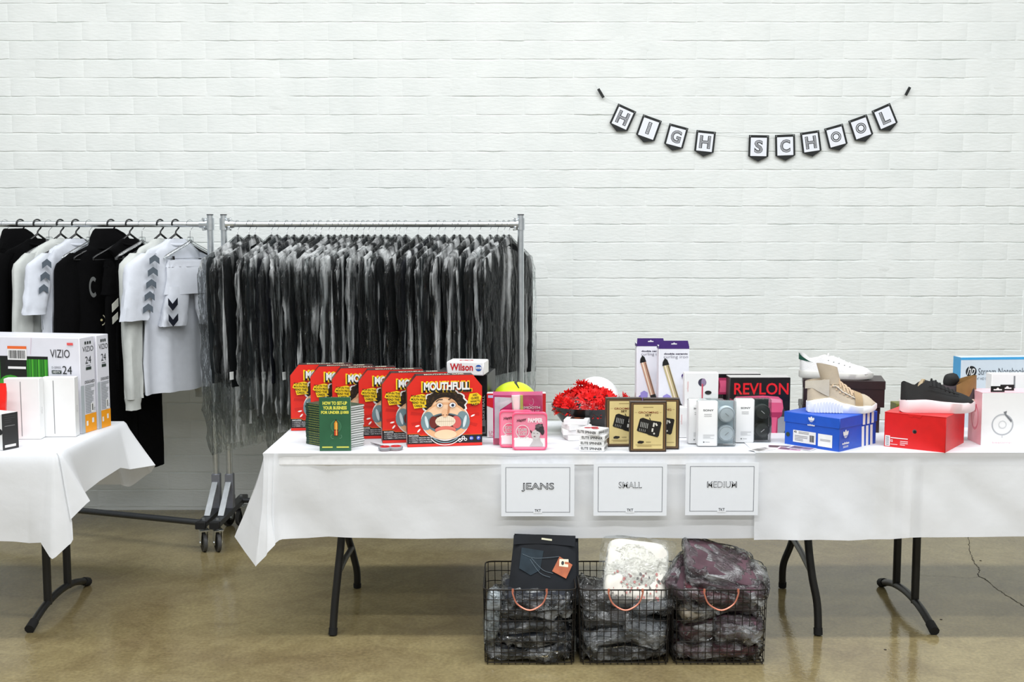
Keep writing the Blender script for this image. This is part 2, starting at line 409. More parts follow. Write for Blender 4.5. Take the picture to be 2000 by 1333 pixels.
def seen(x, z):
    # rank by how openly the brick shows: above the racks first, then the right-hand wall
    sx = 1000+x*FPX/(WY*CT+(H-z)*ST); a = math.atan2(H-z, WY)-TH; sy = 666.5+FPX*math.tan(a)
    if not (-20 < sx < 2020 and -20 < sy < 1010): return 9
    if sy < 425: return 0+abs(sx-1000)/1e5
    if sx > 1030 and sy < 660: return 1+sy/1e4
    return 2
cells.sort(key=lambda c: seen(c[0], c[1]))
rest = MB()
for i, (x, z, row) in enumerate(cells):
    g = rd.randrange(8); vs, fs = BG[g]
    ry, rx, rz_ = rd.gauss(0, .004), rd.gauss(0, .006), rd.gauss(0, .0020); dy = rd.uniform(-.0007, .0007)
    if x > 3.05 and z < 1.25: continue
    if i < 300:
        if len(protos) <= g or protos[g] is None:
            while len(protos) <= g: protos.append(None)
            o = MB().add(vs, fs).build('brick', WM, wall, smooth=50); protos[g] = o
        else: o = protos[g].copy(); COL.objects.link(o)
        o.location = (x, WY+dy, z); o.rotation_euler = (rx, ry, rz_)
    else:
        rest.add(vs, fs, 0, Matrix.Translation((x, WY+dy, z)) @ Matrix.Rotation(ry, 4, 'Y') @ Matrix.Rotation(rx, 4, 'X'))
rest.build('brick_courses', WM, wall, smooth=50, kind='stuff')
MB().box((3.62, WY+.006, .64), (1.46, .025, 1.26), .004).build('plaster_patch', WM, wall)
# ================================================================ TABLES
LEG = mat('leg_black', (24, 24, 24), .42, var=.1); RUB = mat('rubber', (12, 12, 12), .8)
TOPM = mat('table_plastic', (242, 243, 245), .5)
def tabletop(t, x0, x1, y0, y1):
    MB().box(((x0+x1)/2, (y0+y1)/2, .719), (x1-x0, y1-y0, .05), .008).build('tabletop', TOPM, t)
YF, YB = 4.365, 5.125
TX0 = X(513, YF, .745); TX1 = X(1722, YF, .745)
# main table: wishbone legs
t = thing('folding_table', 'long folding table with bent black wishbone legs under the middle cloth', 'table', (0, 0, 0))
tabletop(t, TX0+.006, TX1, YF+.005, YB-.005)
for side, (fr, re, br) in enumerate([
    ([(650, 1240, 0), (654, 1180, .14), (660, 1120, .25), (668, 1030, .45)], [(698, 1148, 0), (697, 1115, .1), (689, 1080, .24), (676, 1020, .45)], [(662, 1110, .2), (686, 1072, .27)]),
    ([(1598, 1240, 0), (1596, 1180, .14), (1585, 1118, .25), (1577, 1030, .45)], [(1528, 1148, 0), (1530, 1103, .12), (1546, 1060, .28), (1560, 1000, .45)], [(1580, 1112, .22), (1547, 1072, .27)])]):
    Yf, Yr = PZ(fr[0][0], 1242, 0).y, PZ(re[0][0], 1149, 0).y
    A = [P(a, b, Yf+.12*c) for a, b, c in fr]; B = [P(a, b, Yr-.12*c) for a, b, c in re]
    A.append(Vector((A[-1].x, A[-1].y+.02, .7))); B.append(Vector((B[-1].x, B[-1].y, .7)))
    A[0].z = B[0].z = .004
    MB().tube(spline(A, 6), .0155, 12).build('leg', LEG, t); MB().tube(spline(B, 6), .0155, 12).build('leg', LEG, t)
    a, b = A[2], B[2].lerp(B[3], .15)
    MB().tube([a, a.lerp(b, .5)+Vector((0, 0, .006)), b], .013, 10).build('brace', LEG, t)
    for q in (A, B): MB().tube([q[0], q[0].lerp(q[1], .22)], .0175, 12).build('rubber_foot', RUB, t)
def tee_leg(t, ups, foot):
    F = [PZ(*foot[0], 0), None, None, PZ(*foot[-1], 0)]
    fx = (F[0].x+F[3].x)/2; y0, y1 = F[0].y, F[3].y
    pts = []
    for s, zz in ((0, .02), (.06, .032), (.25, .062), (.5, .075), (.75, .062), (.94, .032), (1, .02)):
        pts.append(Vector((F[0].x+(F[3].x-F[0].x)*s, y0+(y1-y0)*s, zz)))
    MB().tube(spline(pts, 4), .0165, 10, flat=.9).build('foot_bar', LEG, t)
    for q, q2 in ((pts[0], pts[1]), (pts[-1], pts[-2])):
        dd = (q-q2).normalized(); MB().tube([q2, q+dd*.012], [.019, .02], 10).build('rubber_foot', RUB, t)
    for s in ups:
        p = F[0].lerp(F[3], s); z = .075-.10*abs(s-.5)**1.6
        MB().tube([(p.x, p.y, z-.01), (p.x, p.y, .70)], .0165, 12, flat=1).build('leg', LEG, t)
t = thing('folding_table', 'folding table at the right under its own cloth, on straight black posts', 'table', (0, 0, 0))
tabletop(t, TX1+.006, TX1+1.82, YF+.005, YB-.005)
tee_leg(t, (.30, .66), [(1722, 1147), (0, 0), (0, 0), (1823, 1240)])
t = thing('folding_table', 'folding table at the left under a drooping cloth, arched black foot bar', 'table', (0, 0, 0))
LX1 = X(112, YF, .745)
tabletop(t, LX1-1.82, LX1-.006, YF+.005, YB-.005)
tee_leg(t, (.36, .71), [(170, 1145), (0, 0), (0, 0), (60, 1236)])
# ================================================================ CLOTHS
CLO = clothmat('white_cloth', (244, 246, 249), .22)
def skirt(mb, cols, nt=16, amp=.004, seed=0, sub=8):
    """cols: (top, hem, outward bulge) down the table's edge, interpolated between"""
    C = []
    for i in range(len(cols)-1):
        (a, b, c), (a2, b2, c2) = cols[i], cols[i+1]
        n = max(2, int(((Vector(b2)-Vector(b)).length)/.04)) if sub is None else sub
        for j in range(n):
            s = j/n; C.append((Vector(a).lerp(Vector(a2), s), Vector(b).lerp(Vector(b2), s), c+(c2-c)*s))
    C.append((Vector(cols[-1][0]), Vector(cols[-1][1]), cols[-1][2]))
    rows = nt+1; b0 = len(mb.v); k = len(C); vs = []
    for j in range(rows):
        t = (j/nt)
        for i, (a, b, c) in enumerate(C):
            p = a.lerp(b, t); d = C[min(i+1, k-1)][1]-C[max(i-1, 0)][1]; d.z = 0
            nn = Vector((d.y, -d.x, 0)).normalized() if d.length > 1e-5 else Vector((0, -1, 0))
            p = p+nn*(c*math.sin(t*PI)+.010*(1-math.exp(-t*18))+amp*min(1, max(0, t-.15)*1.8)*(noise.noise(Vector((p.x*3.1+p.z*2.2, seed, p.z*1.6)))*2.2+noise.noise(Vector((p.x*8+p.z*7, seed, p.z*3)))*.8))
            if t < .08: p.z = a.z-(a.z-b.z)*t*.75
            vs.append(p)
    fs = [[j*k+i, j*k+i+1, (j+1)*k+i+1, (j+1)*k+i] for j in range(nt) for i in range(k-1)]
    mb.add(vs, fs)
def topgrid(mb, x0, x1, y0, y1, z, seed=0):
    def f(u, v):
        x = x0+(x1-x0)*u; y = y0+(y1-y0)*v
        return Vector((x, y, z+.0006*noise.noise(Vector((x*4, y*4, seed)))))
    mb.grid(f, 60, 20)
def H_(px, py, Y): return P(px, py, Y)
CZ = .7465
mb = MB(); topgrid(mb, TX0, TX1-.02, YF, YB, CZ)
A = Vector((TX0, YF, CZ)); hz = P(900, 1054, YF-.015).z
fold = X(546, YF, .74)
cols = [((TX1-.02, YF, CZ), (TX1-.02, YF-.012, hz), .0)]
xs = [1640, 1480, 1380, 1300, 1200, 1100, 1000, 900, 820, 740, 690, 640, 600]
for q, x in enumerate(xs):
    xx = X(x, YF, .6); cols.append(((xx, YF, CZ), (xx, YF-.014+(.006 if q % 2 else -.004), P(x, 1054+(-2 if 600 < x < 700 else 0), YF-.014).z), .003*(q % 3)))
cols += [((fold, YF, CZ), tuple(P(553, 1056, YF-.03)), .004), ((fold-.02, YF, CZ), tuple(P(541, 1064, YF-.06)), .002), ((TX0+.02, YF, CZ), tuple(P(520, 1085, YF-.075)), .0), ((TX0, YF, CZ), tuple(P(497, 1108, YF-.06)), 0), ((TX0, YF+.006, CZ), tuple(P(476, 1078, YF+.03)), 0),
         ((TX0, YF+.02, CZ), tuple(P(457, 1049, YF+.13)), .0), ((TX0, YF+.12, CZ), (TX0-.05, YF+.24, .47), .0), ((TX0, YF+.3, CZ), (TX0-.02, YF+.34, .49), .01), ((TX0, YF+.5, CZ), (TX0-.03, YF+.5, .49), .0), ((TX0, YB-.05, CZ), (TX0-.06, YB-.1, .47), 0),
         ((TX0, YB, CZ), (TX0-.05, YB+.05, .40), .0), ((TX0+.03, YB, CZ), (TX0+.06, YB+.03, .42), 0), ((0, YB, CZ), (0, YB+.015, .45), 0), ((TX1-.02, YB, CZ), (TX1-.02, YB+.015, .45), 0)]
skirt(mb, cols, 24, .0065, 3)
tag(mb.build('tablecloth', CLO, smooth=50), 'long white cloth over the middle table, three paper signs pinned on its front', 'tablecloth')
# right cloth
mb = MB(); RX0 = X(1475, YF, .7); RX1 = TX1+1.83; topgrid(mb, RX0, RX1, YF-.003, YB+.002, CZ+.0035, 5)
cols = [((RX1, YF-.003, CZ+.0035), (RX1, YF-.03, P(1990, 1050, YF-.03).z), 0)]
for q, (x, yy) in enumerate([(2000, 1050), (1900, 1051), (1850, 1051), (1800, 1052), (1780, 1053), (1740, 1057), (1700, 1056), (1660, 1058), (1600, 1056), (1560, 1057), (1520, 1056), (1474, 1057)]):
    xx = X(x, YF, .6); cols.append(((xx, YF-.003, CZ+.0035), tuple(P(x, yy, YF-.030-(.012 if q in (4, 7, 9) else 0))), .004*(q % 2)))
skirt(mb, cols, 24, .009, 9)
tag(mb.build('tablecloth', CLO, smooth=50), 'white cloth over the right table, overlapping its neighbour beside the third sign', 'tablecloth')
# left cloth
mb = MB(); topgrid(mb, LX1-1.83, LX1, YF, YB, CZ, 8)
cols = [((LX1-1.83, YF, CZ), (LX1-1.83, YF-.015, hz), 0)]
for x, yy in ((0, 1056), (30, 1057), (60, 1060)): xx = X(x, YF, .6); cols.append(((xx, YF, CZ), tuple(P(x, yy, YF-.015)), .003))
LE = lambda s: (LX1, YF+(YB-YF)*s, CZ)
cols += [((LX1-.03, YF, CZ), tuple(P(84, 1059, YF-.03)), 0), ((LX1-.015, YF, CZ), tuple(P(104, 1091, YF-.05)), 0), ((LX1-.006, YF, CZ), tuple(P(136, 1061, YF-.02)), 0), ((LX1, YF, CZ), tuple(P(134, 1015, YF-.01)), 0),
         (LE(.01), tuple(P(171, 979, YF+.06)), 0), (LE(.12), tuple(P(160, 963, YF+.2)), 0), (LE(.4), tuple(P(190, 940, YF+.34)), -.005), (LE(.7), tuple(P(231, 914, YF+.55)), 0), (LE(.88), tuple(P(250, 917, YF+.63)), 0), (LE(.97), tuple(P(300, 909, YB-.02)), 0),
         (LE(1), tuple(P(290, 925, YB+.06)), 0), ((LX1-.02, YB, CZ), tuple(P(254, 952, YB+.06)), 0), ((LX1-.08, YB, CZ), (LX1-.02, YB+.02, .45), 0), ((LX1-1.83, YB, CZ), (LX1-1.83, YB+.02, .45), 0)]
skirt(mb, cols, 18, .003, 14)
tag(mb.build('tablecloth', CLO, smooth=50), 'white cloth over the left table, its loose corners hanging in points', 'tablecloth')
# paper signs
PAP = mat('paper', (238, 242, 248), .6, var=.01)
for (x0, x1, y0, y1, word, tw, th_, ty) in [(979, 1122, 906, 1009, 'JEANS', .445, .165, .555), (1159, 1303, 905, 1008, 'SMALL', .315, .115, .585), (1338, 1482, 904, 1007, 'MEDIUM', .405, .115, .585)]:
    Y = YF-.036; a = P(x0, y1, Y); b = P(x1, y0, Y); dims = (b.x-a.x, .0012, b.z-a.z)
    t = thing('paper_sign', 'white paper sign reading %s in double-line capitals on the cloth front' % word, 'sign', ((a.x+b.x)/2, Y, a.z), 0, 'paper signs on the tablecloth')
    def bend(u, v, dims=dims): return Vector(((u-.5)*dims[0], -.0006, v*dims[2]))
    MB().box((0, 0, dims[2]/2), dims).build('sheet', PAP, t, smooth=0)
    ar = Art(dims); G = (60, 66, 78); ar.frame(.06, .075, .94, .93, .0055, G); ar.rect(.44, .06, .56, .10, (240, 243, 248))
    ar.text('TKT', .5, .108, .085, .055, (30, 32, 36), .01)
    bo = .024 if word == 'JEANS' else .010; ar.text(word, .5, ty, tw, th_, (20, 22, 26), bo); ar.text(word, .5, ty, tw*.955, th_*.83, (236, 240, 246), -.026 if word == 'JEANS' else -.016)
    ar.build('printed_lettering', t)
# ================================================================ BANNER
t = thing('bunting_banner', 'black and white pennant banner spelling HIGH SCHOOL strung across the brick wall', 'banner', (0, 0, 0))
BY = WY-.02; CARD = mat('banner_card', (20, 24, 24), .6); WC = mat('banner_white', (240, 243, 250), .6, var=.01)
SG = mat('banner_string', (200, 205, 205), .7)
def bp_(x, y): return P(1140+x/3.03, 150+y/3.03, BY)
fl_ = [('H', (205, 158), (312, 207)), ('I', (352, 222), (463, 262)), ('G', (508, 275), (620, 305)), ('H', (668, 315), (783, 327)), ('S', (978, 345), (1097, 347)),
       ('C', (1132, 345), (1250, 340)), ('H', (1280, 333), (1393, 316)), ('O', (1422, 308), (1533, 277)), ('O', (1565, 262), (1675, 222)), ('L', (1703, 203), (1812, 155))]
st = [bp_(68, 50), bp_(100, 98), bp_(130, 128)]
for ch, a, b in fl_:
    A, B = bp_(*a), bp_(*b); d = B-A; wdt = d.length; ang = math.atan2(d.z, d.x); ht = wdt*1.05
    st += [A+Vector((.006, .004, -.006)), B+Vector((-.006, .004, -.006))]
    M_ = Matrix.Translation(A) @ Matrix.Rotation(-ang, 4, 'Y')
    pn = MB().prism([(0, 0), (0, -ht), (wdt/2, -ht-wdt*.25), (wdt, -ht), (wdt, 0)], 0, .0012).build('pennant', CARD, t, smooth=0)
    pn.matrix_local = M_
    ar = Art((wdt, .0024, ht), 'front', .0002); ar.o = Vector((0, -.0012, -ht))
    ar.rect(.10, .02, .90, .88, WC)
    if ch == 'I': ar.rect(.41, .18, .59, .76, (40, 42, 44)); ar.rect(.455, .215, .545, .725, WC); ar.rect(.482, .24, .518, .70, (40, 42, 44))
    elif ch == 'O':
        for r_, cc in ((.27, (40, 42, 44)), (.225, WC), (.19, (40, 42, 44)), (.135, WC)): ar.ell(.5, .46, r_, r_, cc)
    else:
        cx = .5; ww = {'L': .40, 'S': .40, 'G': .5, 'C': .48}.get(ch, .54); ar.text(ch, cx, .46, ww+.03, .62, (40, 42, 44), .045)
        ar.text(ch, cx, .46, ww-.045, .55, WC, -.008); ar.text(ch, cx, .46, ww-.085, .51, (40, 42, 44), -.028)
    l = ar.build('letter', pn)
    for xx in (.07, .93):
        MB().lathe([(.0025, 0), (.0035, .0008), (.0035, 0)], 10, mtx=Matrix.Translation((xx*wdt, -.0014, -.05*ht)) @ Matrix.Rotation(PI/2, 4, 'X')).build('eyelet', SG, pn)
st += [bp_(1895, 112), bp_(1915, 86), bp_(1932, 60)]
MB().tube(st, .0008, 5).build('string', SG, t)
for a, b in (((86, 72), (117, 124)), ((1930, 62), (1905, 110))):
    A, B = bp_(*a), bp_(*b); d = (B-A); n = Vector((d.z, 0, -d.x)).normalized()*.0075
    MB().add([A-n+Vector((0, .006*s, 0)) for s in ()] or [], [])
    MB().prism([(0, -.0075), (d.length, -.0075), (d.length, .0075), (0, .0075)], 0, .004, (A, d.normalized(), n.normalized(), Vector((0, -1, 0)))).build('clip', CARD, t, smooth=0)
# ================================================================ ROLLING RACKS
CHR = mat('galvanised', (226, 230, 232), .34, metal=1, var=.08); STL = mat('painted_steel', (136, 138, 146), .4, metal=.4)
DRK = mat('dark_iron', (70, 72, 74), .45, metal=.6); TYRE = mat('tyre', (70, 70, 70), .6); CAST = mat('caster_black', (18, 18, 18), .5)
RY = 5.92; RZ = P(600, 438, RY).z
def caster(t, x, y, yaw=.35):
    c = MB().lathe([(0, -.012), (.034, -.012), (.04, -.010), (.048, -.007), (.048, .007), (.04, .010), (.034, .012), (0, .012)], 28, mtx=Matrix.Translation((x, y, .048)) @ Matrix.Rotation(yaw, 4, 'Z') @ Matrix.Rotation(PI/2, 4, 'Y')).build('caster_wheel', CAST, t)
    q = Matrix.Translation((x, y, .048)) @ Matrix.Rotation(yaw, 4, 'Z') @ Matrix.Rotation(PI/2, 4, 'Y')
    MB().lathe([(.040, -.0105), (.0485, -.0075), (.0485, .0075), (.040, .0105)], 28, mtx=q).build('tyre', TYRE, c)
    f = MB(); rz = Matrix.Rotation(yaw, 3, 'Z')
    for s in (-1, 1):
        off = rz @ Vector((s*.018, 0, 0))
        u = rz @ Vector((0, 1, 0))
        f.prism([(-.030, .112), (.030, .112), (.012, .036), (-.012, .036)], -.0012, .0012, (Vector((x, y, 0))+off, u, Vector((0, 0, 1)), rz @ Vector((1, 0, 0))))
        f.tube([Vector((x, y, .048))+off*1.0, Vector((x, y, .048))+off*1.25], .007, 8)
    f.box((x, y, .112), (.048, .07, .006), .001, rot=rz); f.tube([(x, y, .112), (x, y, .132)], .009, 10)
    f.build('caster_fork', CHR, t)
def rack(name, label, xl, xr, ends, closed):
    t = thing(name, label, 'clothes rack', (0, 0, 0), 0, None)
    rail = MB().tube([(xl, RY, RZ), (xr, RY, RZ)], .0155, 20); rail.build('rail', CHR, t)
    for x, s in ends:
        MB().tube([(x, RY, .15), (x, RY, RZ+.045)], .0165, 18).build('post', CHR, t)
        MB().tube([(x, RY, RZ+.045), (x, RY, RZ+.05)], .0172, 18).build('post_cap', DRK, t)
        m = MB(); m.tube([(x, RY, RZ-.03), (x, RY, RZ+.03)], .0215, 18); m.tube([(x+s*.012, RY, RZ), (x+s*.055, RY, RZ)], [.026, .0195], 16)
        for dz in (-.024, .024): m.tube([(x+s*.03, RY-.026, RZ+dz), (x+s*.03, RY+.02, RZ+dz)], .007, 8); m.tube([(x+s*.012, RY, RZ+dz*.8), (x+s*.04, RY, RZ+dz)], .010, 10)
        m.build('rail_clamp', CHR, t)
        MB().box((x, RY, .245), (.042, .042, .19), .003).build('post_socket', STL, t)
        MB().box((x, RY-.09+.17/2, .145), (.046, .62, .032), .003).build('base_beam', DRK, t)
        MB().box((x-.001, RY-.315, .145), (.05, .03, .036), .003).build('beam_end_cap', RUB, t)
        a = Vector((x, RY-.03, .30)); b = Vector((x, RY-.20, .163)); d = (b-a)
        MB().box((a+b)/2, (.03, d.length, .006), .001, rot=Matrix.Rotation(math.atan2(d.z, -d.y)*-1+PI, 3, 'X')).build('brace', CHR, t)
        caster(t, x, RY-.27, .5); caster(t, x, RY+.24, -.4)
        for yy in (-.27, .24, -.16):
            MB().tube([(x, RY+yy, .161), (x, RY+yy, .170)], .008, 6).build('bolt', CHR, t)
    return t
xa = X(410.5, RY, RZ); xb = X(437, RY, RZ); xc = X(1017, RY, RZ)
t = rack('rolling_garment_rack', 'galvanised rolling rack at the left holding black and white sportswear', xa-2.2, xa, [(xa, -1)], 0)
p0 = Vector((xa-.01, RY-.28, .15)); p1 = Vector((xa-1.5, RY+.26, .15))
MB().tube([p0, p1], .016, 14).build('bottom_rail', DRK, t); MB().box((xa-2.19, RY, .145), (.046, .62, .032), .003).build('base_beam', DRK, t)
MB().tube([(xa-2.19, RY, .15), (xa-2.19, RY, RZ+.045)], .0165, 18).build('post', CHR, t)
caster(t, xa-2.19, RY-.27); caster(t, xa-2.19, RY+.24)
t = rack('rolling_garment_rack', 'galvanised rolling rack packed with dark jackets in clear plastic bags', xb, xc, [(xb, 1), (xc, -1)], 1)
MB().tube([(xb, RY+.2, .15), (xc, RY+.2, .15)], .014, 14).build('bottom_rail', DRK, t)
# ================================================================ GARMENTS
def loft(mb, st, n=22, rows=16, fold=.12, nf=5, seed=0, mi=0, sharp=1.0, caps=False, pleat=0):
    """st: stations (cx, cy, z, a, b) from top to bottom; folds deepen downward"""
    k = len(st)-1; vs = []
    for j in range(rows+1):
        u = j/rows*k; i = min(int(u), k-1); f = u-i
        s = [st[i][q]+(st[i+1][q]-st[i][q])*f for q in range(5)]
        g = (j/rows)**.7
        for m in range(n):
            th = 2*PI*m/n
            w_ = 1+fold*g*math.sin(nf*th+seed*1.7+j*.12*math.sin(seed))+fold*.7*g*noise.noise(Vector((m*.9*sharp, j*.45*sharp, seed*3.3)))*2
            if m > n/2: w_ = 1+(w_-1)*.8
            c, sn = math.cos(th), math.sin(th); ex = .75
            x = s[0]+s[3]*abs(c)**ex*(1 if c > 0 else -1)*(1+(w_-1)*.35); y = s[1]+s[4]*abs(sn)**ex*(1 if sn > 0 else -1)*w_
            y += pleat*g*math.sin(x*42+seed*1.3+.6*math.sin(j*.35))*(.7+.5*math.sin(x*17+seed))
            vs.append((x, y, s[2]+.004*noise.noise(Vector((m*.5, j, seed)))))
    fs = [[j*n+m, (j+1)*n+m, (j+1)*n+(m+1) % n, j*n+(m+1) % n] for j in range(rows) for m in range(n)]
    if caps: fs.append(list(range(n)))
    mb.add(vs, fs, mi)
HB = mat('hanger_black', (16, 16, 17), .35); HW = mat('hook_wire', (190, 192, 194), .25, metal=1)
CLR = plastic('clear_acrylic', .10, .12, (6, 6, 6), .1, 5, lo=.3, hi=.8)
def hook_pts(drop=.05, r=.019):
    pts = [(-.013, 0, r-.014)] if 0 else []
    for i in range(9):
        a = R(200-i*27); pts.append((r*math.cos(a), 0, r*math.sin(a)))
    pts += [(r*.75, 0, -r*.9), (0, 0, -r*1.7), (0, 0, -drop)]
    return [(x, y, z) for x, y, z in pts]
# ---- right rack: 37 bagged jackets
SUIT = [mat('suit_charcoal', (13, 16, 18), .85, var=.25, scale=9, spec=.15), mat('suit_navy', (10, 12, 20), .85, var=.25, scale=9, spec=.15), mat('suit_grey', (34, 38, 40), .85, var=.2, scale=9, spec=.15), mat('suit_black', (7, 8, 9), .85, var=.25, scale=9, spec=.15)]
BAG = plastic('garment_bag', .010, .85, (24, 24, 1.8), .75, 22, lo=.55, hi=.74, fres=.72, ztop=(-.15, .12, .13), bst=(1.2, 1.2, .45), whit=(.93, .95, .95))
def suit_proto(seed):
    rd = random.Random(seed)
    lo = -.80-rd.uniform(0, .05)
    root = thing('bagged_jacket', 'x', 'jacket', (0, 0, 0), 0, 'bagged jackets on the right rack')
    MB().tube(hook_pts(.062), .0016, 6).build('hanger_hook', HW, root)
    MB().tube([(0, 0, -.054), (0, 0, -.074)], [.006, .009], 8).build('hanger_neck', HB, root)
    m = MB()
    loft(m, [(0, 0, -.068, .018, .006), (0, 0, -.10, .07, .012), (0, 0, -.14, .16, .013), (0, 0, -.185, .205, .013), (0, 0, -.26, .20, .013), (0, 0, -.45, .185, .012), (0, 0, -.62, .19, .012), (0, 0, lo+.05, .20, .013)], 26, 22, .22, 4, seed)
    body = m.build('jacket_body', SUIT[0], root)
    for s in (-1, 1):
        m = MB(); q = rd.uniform(-.008, .008)
        loft(m, [(s*.185, 0, -.165, .03, .010), (s*.203, 0, -.21, .036, .013), (s*.208+q, -.002, -.40, .037, .013), (s*.202+q, -.004, -.60, .034, .012), (s*.194+q*2, -.006, lo+.03+rd.uniform(0, .04), .034, .012)], 16, 18, .28, 3, seed+s)
        m.build('jacket_sleeve', SUIT[0], root)
    # lapels: two long folded strips on the front
    m = MB()
    for s in (-1, 1):
        m.prism([(s*.012, -.10), (s*.055, -.115), (s*.075, -.20), (s*.045, -.26), (s*.006, -.46)], .013, .0165, None)
    m.build('lapel', SUIT[0], root)
    m = MB(); bl = (-1.16, -.98, -1.10, -1.0, -.93, -1.04)[seed]; 
    loft(m, [(0, 0, -.058, .012, .007), (0, 0, -.09, .07, .014), (0, 0, -.135, .175, .017), (-.004, 0, -.175, .245+rd.uniform(0, .02), .021), (-.004, 0, -.25, .278, .022), (0, 0, -.5, .268, .021), (0, 0, -.75, .266, .020), (0, 0, -.92, .258, .018), (rd.uniform(-.02, .02), 0, bl, .225, .012)], 48, 40, .30, 6, seed+.3, sharp=1.3)
    m.build('plastic_bag', BAG, root)
    return root
protos_s = [suit_proto(i) for i in range(6)]
hx = [463.6, 486, 498, 529.6, 541, 560, 574, 591, 603, 616, 626, 641, 653, 665, 676, 687, 697, 709, 719, 732, 744, 758, 771, 779, 792, 816, 840, 856, 868, 887, 898, 917, 937, 957, 971, 984, 994]
rd = random.Random(11); used = set()
for i, px in enumerate(hx):
    k = i % 6 if i < 6 else rd.randrange(6)
    r = protos_s[k] if k not in used else copy_tree(protos_s[k]); used.add(k)
    r.location = (X(px, RY, RZ), RY, RZ+.0165+.0016-.019)
    r.location.z = RZ+.0005
    r.rotation_euler = (rd.uniform(-.012, .012), 0, R(62+rd.uniform(-4, 4)))
    sm = SUIT[2] if i in (0, 4, 28, 32) else SUIT[1] if i in (5, 6, 14, 26) else SUIT[i % 2*3]
    extra = {0: ', grey and nearest the left post', 5: ', dark navy sleeve', 36: ', last before the right post'}.get(i, '')
    if i in (0, 36): r['label'] = 'charcoal jacket in a clear bag hanging nearest the %s post of the right rack' % ('left' if i == 0 else 'right')
    else: r['label'] = '%s jacket in clear plastic, %s from the left on the right rack' % ('grey' if sm is SUIT[2] else 'dark', ordw(i))
    if i in (2, 5, 33): MB().box((-.232, -.026, -.755), (.028, .001, .04)).build('care_tag', mat('care_card', (226, 228, 226), .6), r, smooth=0)
    for c in r.children:
        if c.name.startswith(('jacket', 'lapel')):
            c.data = c.data if c.data.materials[0] is sm else c.data.copy(); c.data.materials[0] = sm
# paper tags hanging on three jackets
# ---- left rack
KN = dict(rough=.95, spec=.12, bump=.05, bscale=120)
BKC = mat('knit_black', (5, 5, 6), var=.15, **KN); WHC = mat('jersey_white', (212, 216, 224), var=.03, **KN); CRM = mat('fleece_cream', (200, 203, 199), var=.04, **KN)
GRY = mat('jersey_pale_grey', (190, 196, 205), var=.04, **KN); TEA = mat('knit_dark_teal', (16, 24, 25), var=.2, **KN)
SLV = mat('print_slate', (96, 106, 116), .5); NVY = mat('print_navy', (16, 20, 34), .5); PWH = mat('print_white', (226, 226, 214), .5)
def plastic_hanger(px, label, tilt=0):
    root = thing('clothes_hanger', label, 'hanger', (X(px, RY, RZ), RY, RZ+.0005), R(52+tilt), 'black plastic hangers on the left rack')
    MB().tube(spline([(x*1.15, y, z*1.15-.0) for x, y, z in hook_pts(.05, .0195)], 2), .0042, 8).build('hook', HB, root)
    MB().tube(spline([(0, 0, -.05), (-.05, 0, -.085), (-.12, 0, -.125), (-.2, 0, -.165), (-.205, 0, -.18)], 4), .0055, 8).build('arm', HB, root)
    MB().tube(spline([(0, 0, -.05), (.05, 0, -.085), (.12, 0, -.125), (.2, 0, -.165), (.205, 0, -.18)], 4), .0055, 8).build('arm', HB, root)
    MB().tube([(-.205, 0, -.18), (.205, 0, -.18)], .004, 8).build('cross_bar', HB, root)
    MB().tube(spline([(.02, 0, -.06), (.035, 0, -.10), (.018, 0, -.118), (.002, 0, -.105)], 4), .0035, 6).build('loop', HB, root)
    return root
def clip_hanger(px, label, tilt=0):
    root = thing('clip_hanger', label, 'hanger', (X(px, RY, RZ), RY, RZ+.0005), R(50+tilt), 'clear clip hangers on the left rack')
    MB().tube(spline([(x*1.1, y, z*1.1) for x, y, z in hook_pts(.075)]+[(.006, 0, -.09)], 2), .0013, 6).build('hook', HW, root)
    m = MB()
    for s in (-1, 1):
        m.tube(spline([(0, 0, -.085), (s*.02, 0, -.10), (s*.09, 0, -.135), (s*.145, 0, -.165), (s*.15, 0, -.18)], 5), [.009, .009]+[.008]*19, 8) if 0 else m.tube(spline([(0, 0, -.085), (s*.02, 0, -.10), (s*.09, 0, -.135), (s*.145, 0, -.165), (s*.15, 0, -.18)], 5), .008, 8)
    m.box((0, 0, -.08), (.035, .012, .03), .004)
    m.build('arm', CLR, root)
    MB().tube([(-.14, 0, -.175), (.14, 0, -.175)], .0013, 6).build('wire_bar', HW, root)
    for s in (-1, 1):
        MB().box((s*.105, -.008, -.185), (.013, .005, .045), .001, rot=Matrix.Rotation(-.15, 3, 'X')).build('clip', HB if s < 0 else CLR, root)
        MB().box((s*.105, .008, -.185), (.013, .005, .045), .001, rot=Matrix.Rotation(.15, 3, 'X')).build('clip', CLR, root)
    return root
